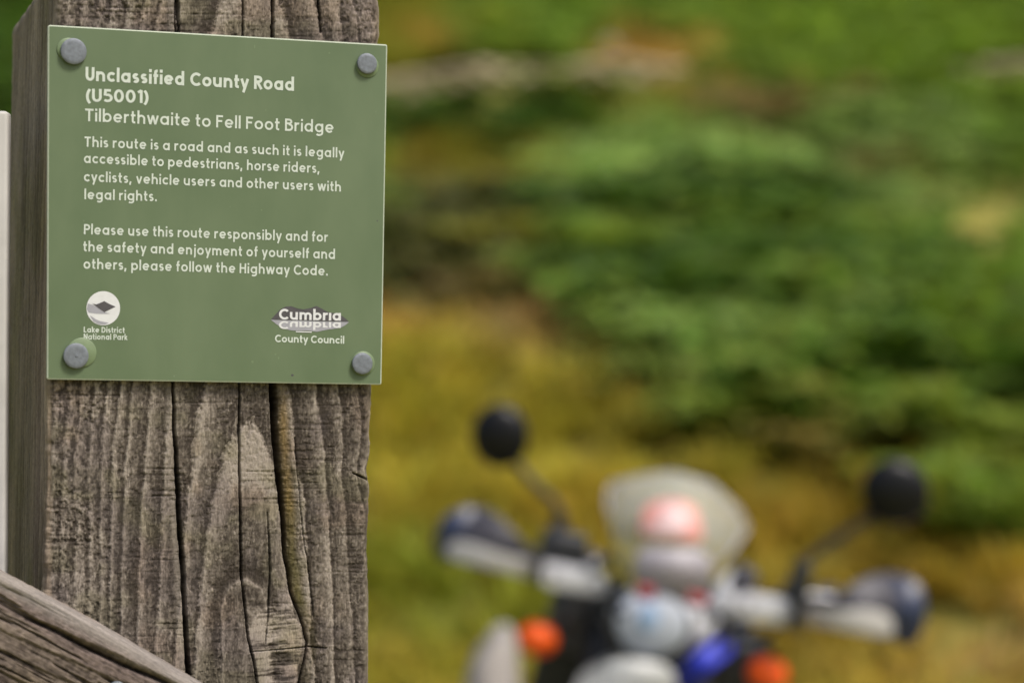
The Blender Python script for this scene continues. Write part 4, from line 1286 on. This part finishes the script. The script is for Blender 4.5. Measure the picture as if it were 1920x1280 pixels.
def zone(px, py):
    W = np.zeros((len(KN), len(px)))
    W[KN.index('green')] += .10 * (py < 640); W[KN.index('gold')] += .10 * (py >= 640)
    for (x, y, rx, ry, k, w) in ZONES:
        d = ((px - x) / rx) ** 2 + ((py - y) / ry) ** 2
        W[KN.index(k)] += w * np.exp(-d * 1.1)
    return W / W.sum(0)


COL = np.array([KIND[k][0] for k in KN]); BRK = np.array([KIND[k][1] for k in KN]); HGT = np.array([KIND[k][2] for k in KN])


def frond(r, L_, az, lift):
    """one arching fern frond: pairs of tapering pinnae on a curved rib; returns quads (n,4,3)"""
    n = 7; Q = []
    rib = []
    for i in range(n + 1):
        t = i / n
        rad = L_ * (0.30 * t + 0.55 * t * t); z = L_ * lift * (1.25 * t - 0.75 * t * t * t)
        rib.append(np.array([rad * math.cos(az), rad * math.sin(az), z]))
    side = np.array([-math.sin(az), math.cos(az), 0])
    for i in range(1, n):
        t = i / n
        ln = L_ * .36 * (1 - t) ** .7 * (0.6 if i == 1 else 1)
        d = rib[i + 1] - rib[i - 1]; d = d / np.linalg.norm(d)
        for s in (-1, 1):
            tip = rib[i] + side * s * ln + d * ln * .35 + np.array([0, 0, -ln * (.25 + .2 * r.random())])
            w = L_ * .060
            mid = (rib[i] + tip) / 2 + np.array([0, 0, ln * .12])
            Q.append([rib[i] - d * w * .6, mid - d * w, mid + d * w, rib[i] + d * w * .6])
            Q.append([mid - d * w, tip, tip + d * w * .25, mid + d * w])
    return np.array(Q)


def fern(seed):
    r = np.random.default_rng(seed)
    return np.concatenate([frond(r, .75 * (.75 + .5 * r.random()), 2 * math.pi * (k + r.random()) / 8, .55 + .4 * r.random()) for k in range(8)])


def tussock(seed):
    r = np.random.default_rng(seed); Q = []
    for k in range(34):
        a = 2 * math.pi * r.random(); l = .55 * (.5 + .7 * r.random()); b = np.array([math.cos(a + 1) * .07 * r.random(), math.sin(a + 1) * .07 * r.random(), 0])
        out = np.array([math.cos(a), math.sin(a), 0]); sd = np.array([-out[1], out[0], 0]) * .011
        bend = .45 + .6 * r.random()
        p1 = b + out * l * bend * .4 + np.array([0, 0, l * .45]); p2 = b + out * l * bend + np.array([0, 0, l * (.85 - .5 * bend)])
        Q.append([b - sd, b + sd, p1 + sd * .9, p1 - sd * .9]); Q.append([p1 - sd * .9, p1 + sd * .9, p2 + sd * .2, p2 - sd * .2])
    return np.array(Q)


def scatter(name, protos, P, S, C, material, jitter, label):
    """one mass of plants: every plant a turned, scaled copy of one of the prototypes"""
    r = np.random.default_rng(11)
    VV, CC = [], []
    pid = r.integers(0, len(protos), len(P)); rot = r.random(len(P)) * 2 * math.pi
    for k, pr in enumerate(protos):
        m = pid == k
        if not m.any(): continue
        c, s = np.cos(rot[m]), np.sin(rot[m])
        q = pr.reshape(-1, 3)
        x = q[None, :, 0] * c[:, None] - q[None, :, 1] * s[:, None]
        y = q[None, :, 0] * s[:, None] + q[None, :, 1] * c[:, None]
        z = np.broadcast_to(q[None, :, 2], x.shape)
        V = np.stack([x, y, z], -1) * S[m][:, None, None] + P[m][:, None, :]
        nq = len(pr)
        f = 1 + (r.random((m.sum(), nq)) - .5) * jitter
        hue = 1 + (r.random((m.sum(), nq, 3)) - .5) * .25 * np.array([1.2, .6, 1.0])
        col = C[m][:, None, :] * f[..., None] * hue
        VV.append(V.reshape(-1, 3)); CC.append(np.repeat(col.reshape(-1, 3), 4, axis=0))
    V = np.concatenate(VV); Cc = np.concatenate(CC)
    ob = mesh_np(name, V, np.arange(len(V)).reshape(-1, 4), material=material, color=np.clip(Cc, .004, .8), smooth=False)
    tag(ob, label, "plants", kind="stuff")


def candidates(n, seed, d0, d1):
    r = np.random.default_rng(seed)
    D = np.sqrt(r.random(n) * (d1 ** 2 - d0 ** 2) + d0 ** 2)
    x = (r.random(n) - .5) * 2 * (.30 * D + 2.2)
    P = np.stack([x, D, gz(x, D)], -1)
    return P, r


def clear_of_walls(P):
    ok = np.ones(len(P), bool)
    for pts in (A, A2):
        for p, q in zip(pts, pts[1:]):
            d = np.array(q)[:2] - np.array(p)[:2]; n2 = d @ d
            t = np.clip(((P[:, :2] - np.array(p)[:2]) @ d) / n2, 0, 1)
            off = P[:, :2] - (np.array(p)[:2] + t[:, None] * d)
            ok &= ~((np.abs(off[:, 0]) < .6) & (off[:, 1] < .5) & (off[:, 1] > -1.7))
    return ok


m_leaf = tint_mat("bracken_leaf", 0.6, translucent=.5, spec=.35)
m_blade = tint_mat("grass_blade", 0.65, translucent=.45, spec=.3)
# bracken
P, r = candidates(15800, 3, 9.5, 62)
px, py = to_px(P + np.array([0, 0, .48]))
Wz = zone(px, py)
clump = fbm(P[:, 0] * .55 + 30, P[:, 1] * .15 + 4, 3)
keep = clear_of_walls(P) & (r.random(len(P)) < BRK @ Wz * (.25 + 1.3 * sstep(.38, .58, clump)))
P, Wz, clump = P[keep], Wz[:, keep], clump[keep]
C = (Wz ** 2 / (Wz ** 2).sum(0)).T @ COL
C = C * (0.75 + .5 * r.random((len(P), 1))) * (0.72 + .58 * fbm(P[:, 0] * .9 + 60, P[:, 1] * .20 + 12, 3))[:, None]
S = (HGT @ Wz) * (.6 + .6 * r.random(len(P))) * (.75 + .65 * sstep(.36, .66, clump))
print("bracken plants", len(P))
scatter("bracken", [fern(s) for s in range(6)], P, S, C, m_leaf, .5, "dense green and olive bracken covering the hillside")
# grass
P, r = candidates(22500, 5, 6.6, 48)
px, py = to_px(P + np.array([0, 0, .2]))
Wz = zone(px, py)
keep = clear_of_walls(P) & (r.random(len(P)) < (1 - .92 * (BRK @ Wz)) * np.where(P[:, 1] < 22, 1.0, .8))
P, Wz = P[keep], Wz[:, keep]
C = (Wz ** 2 / (Wz ** 2).sum(0)).T @ COL
C = C * (0.75 + .5 * r.random((len(P), 1))) * (0.72 + .58 * fbm(P[:, 0] * .9 + 60, P[:, 1] * .20 + 12, 3))[:, None]
S = (.45 + .9 * (HGT @ Wz)) * (.6 + .6 * r.random(len(P)))
print("tussocks", len(P))
scatter("grass", [tussock(s) for s in range(6)], P, S, C, m_blade, .5, "golden and olive rough grass in tussocks behind the motorcycle")
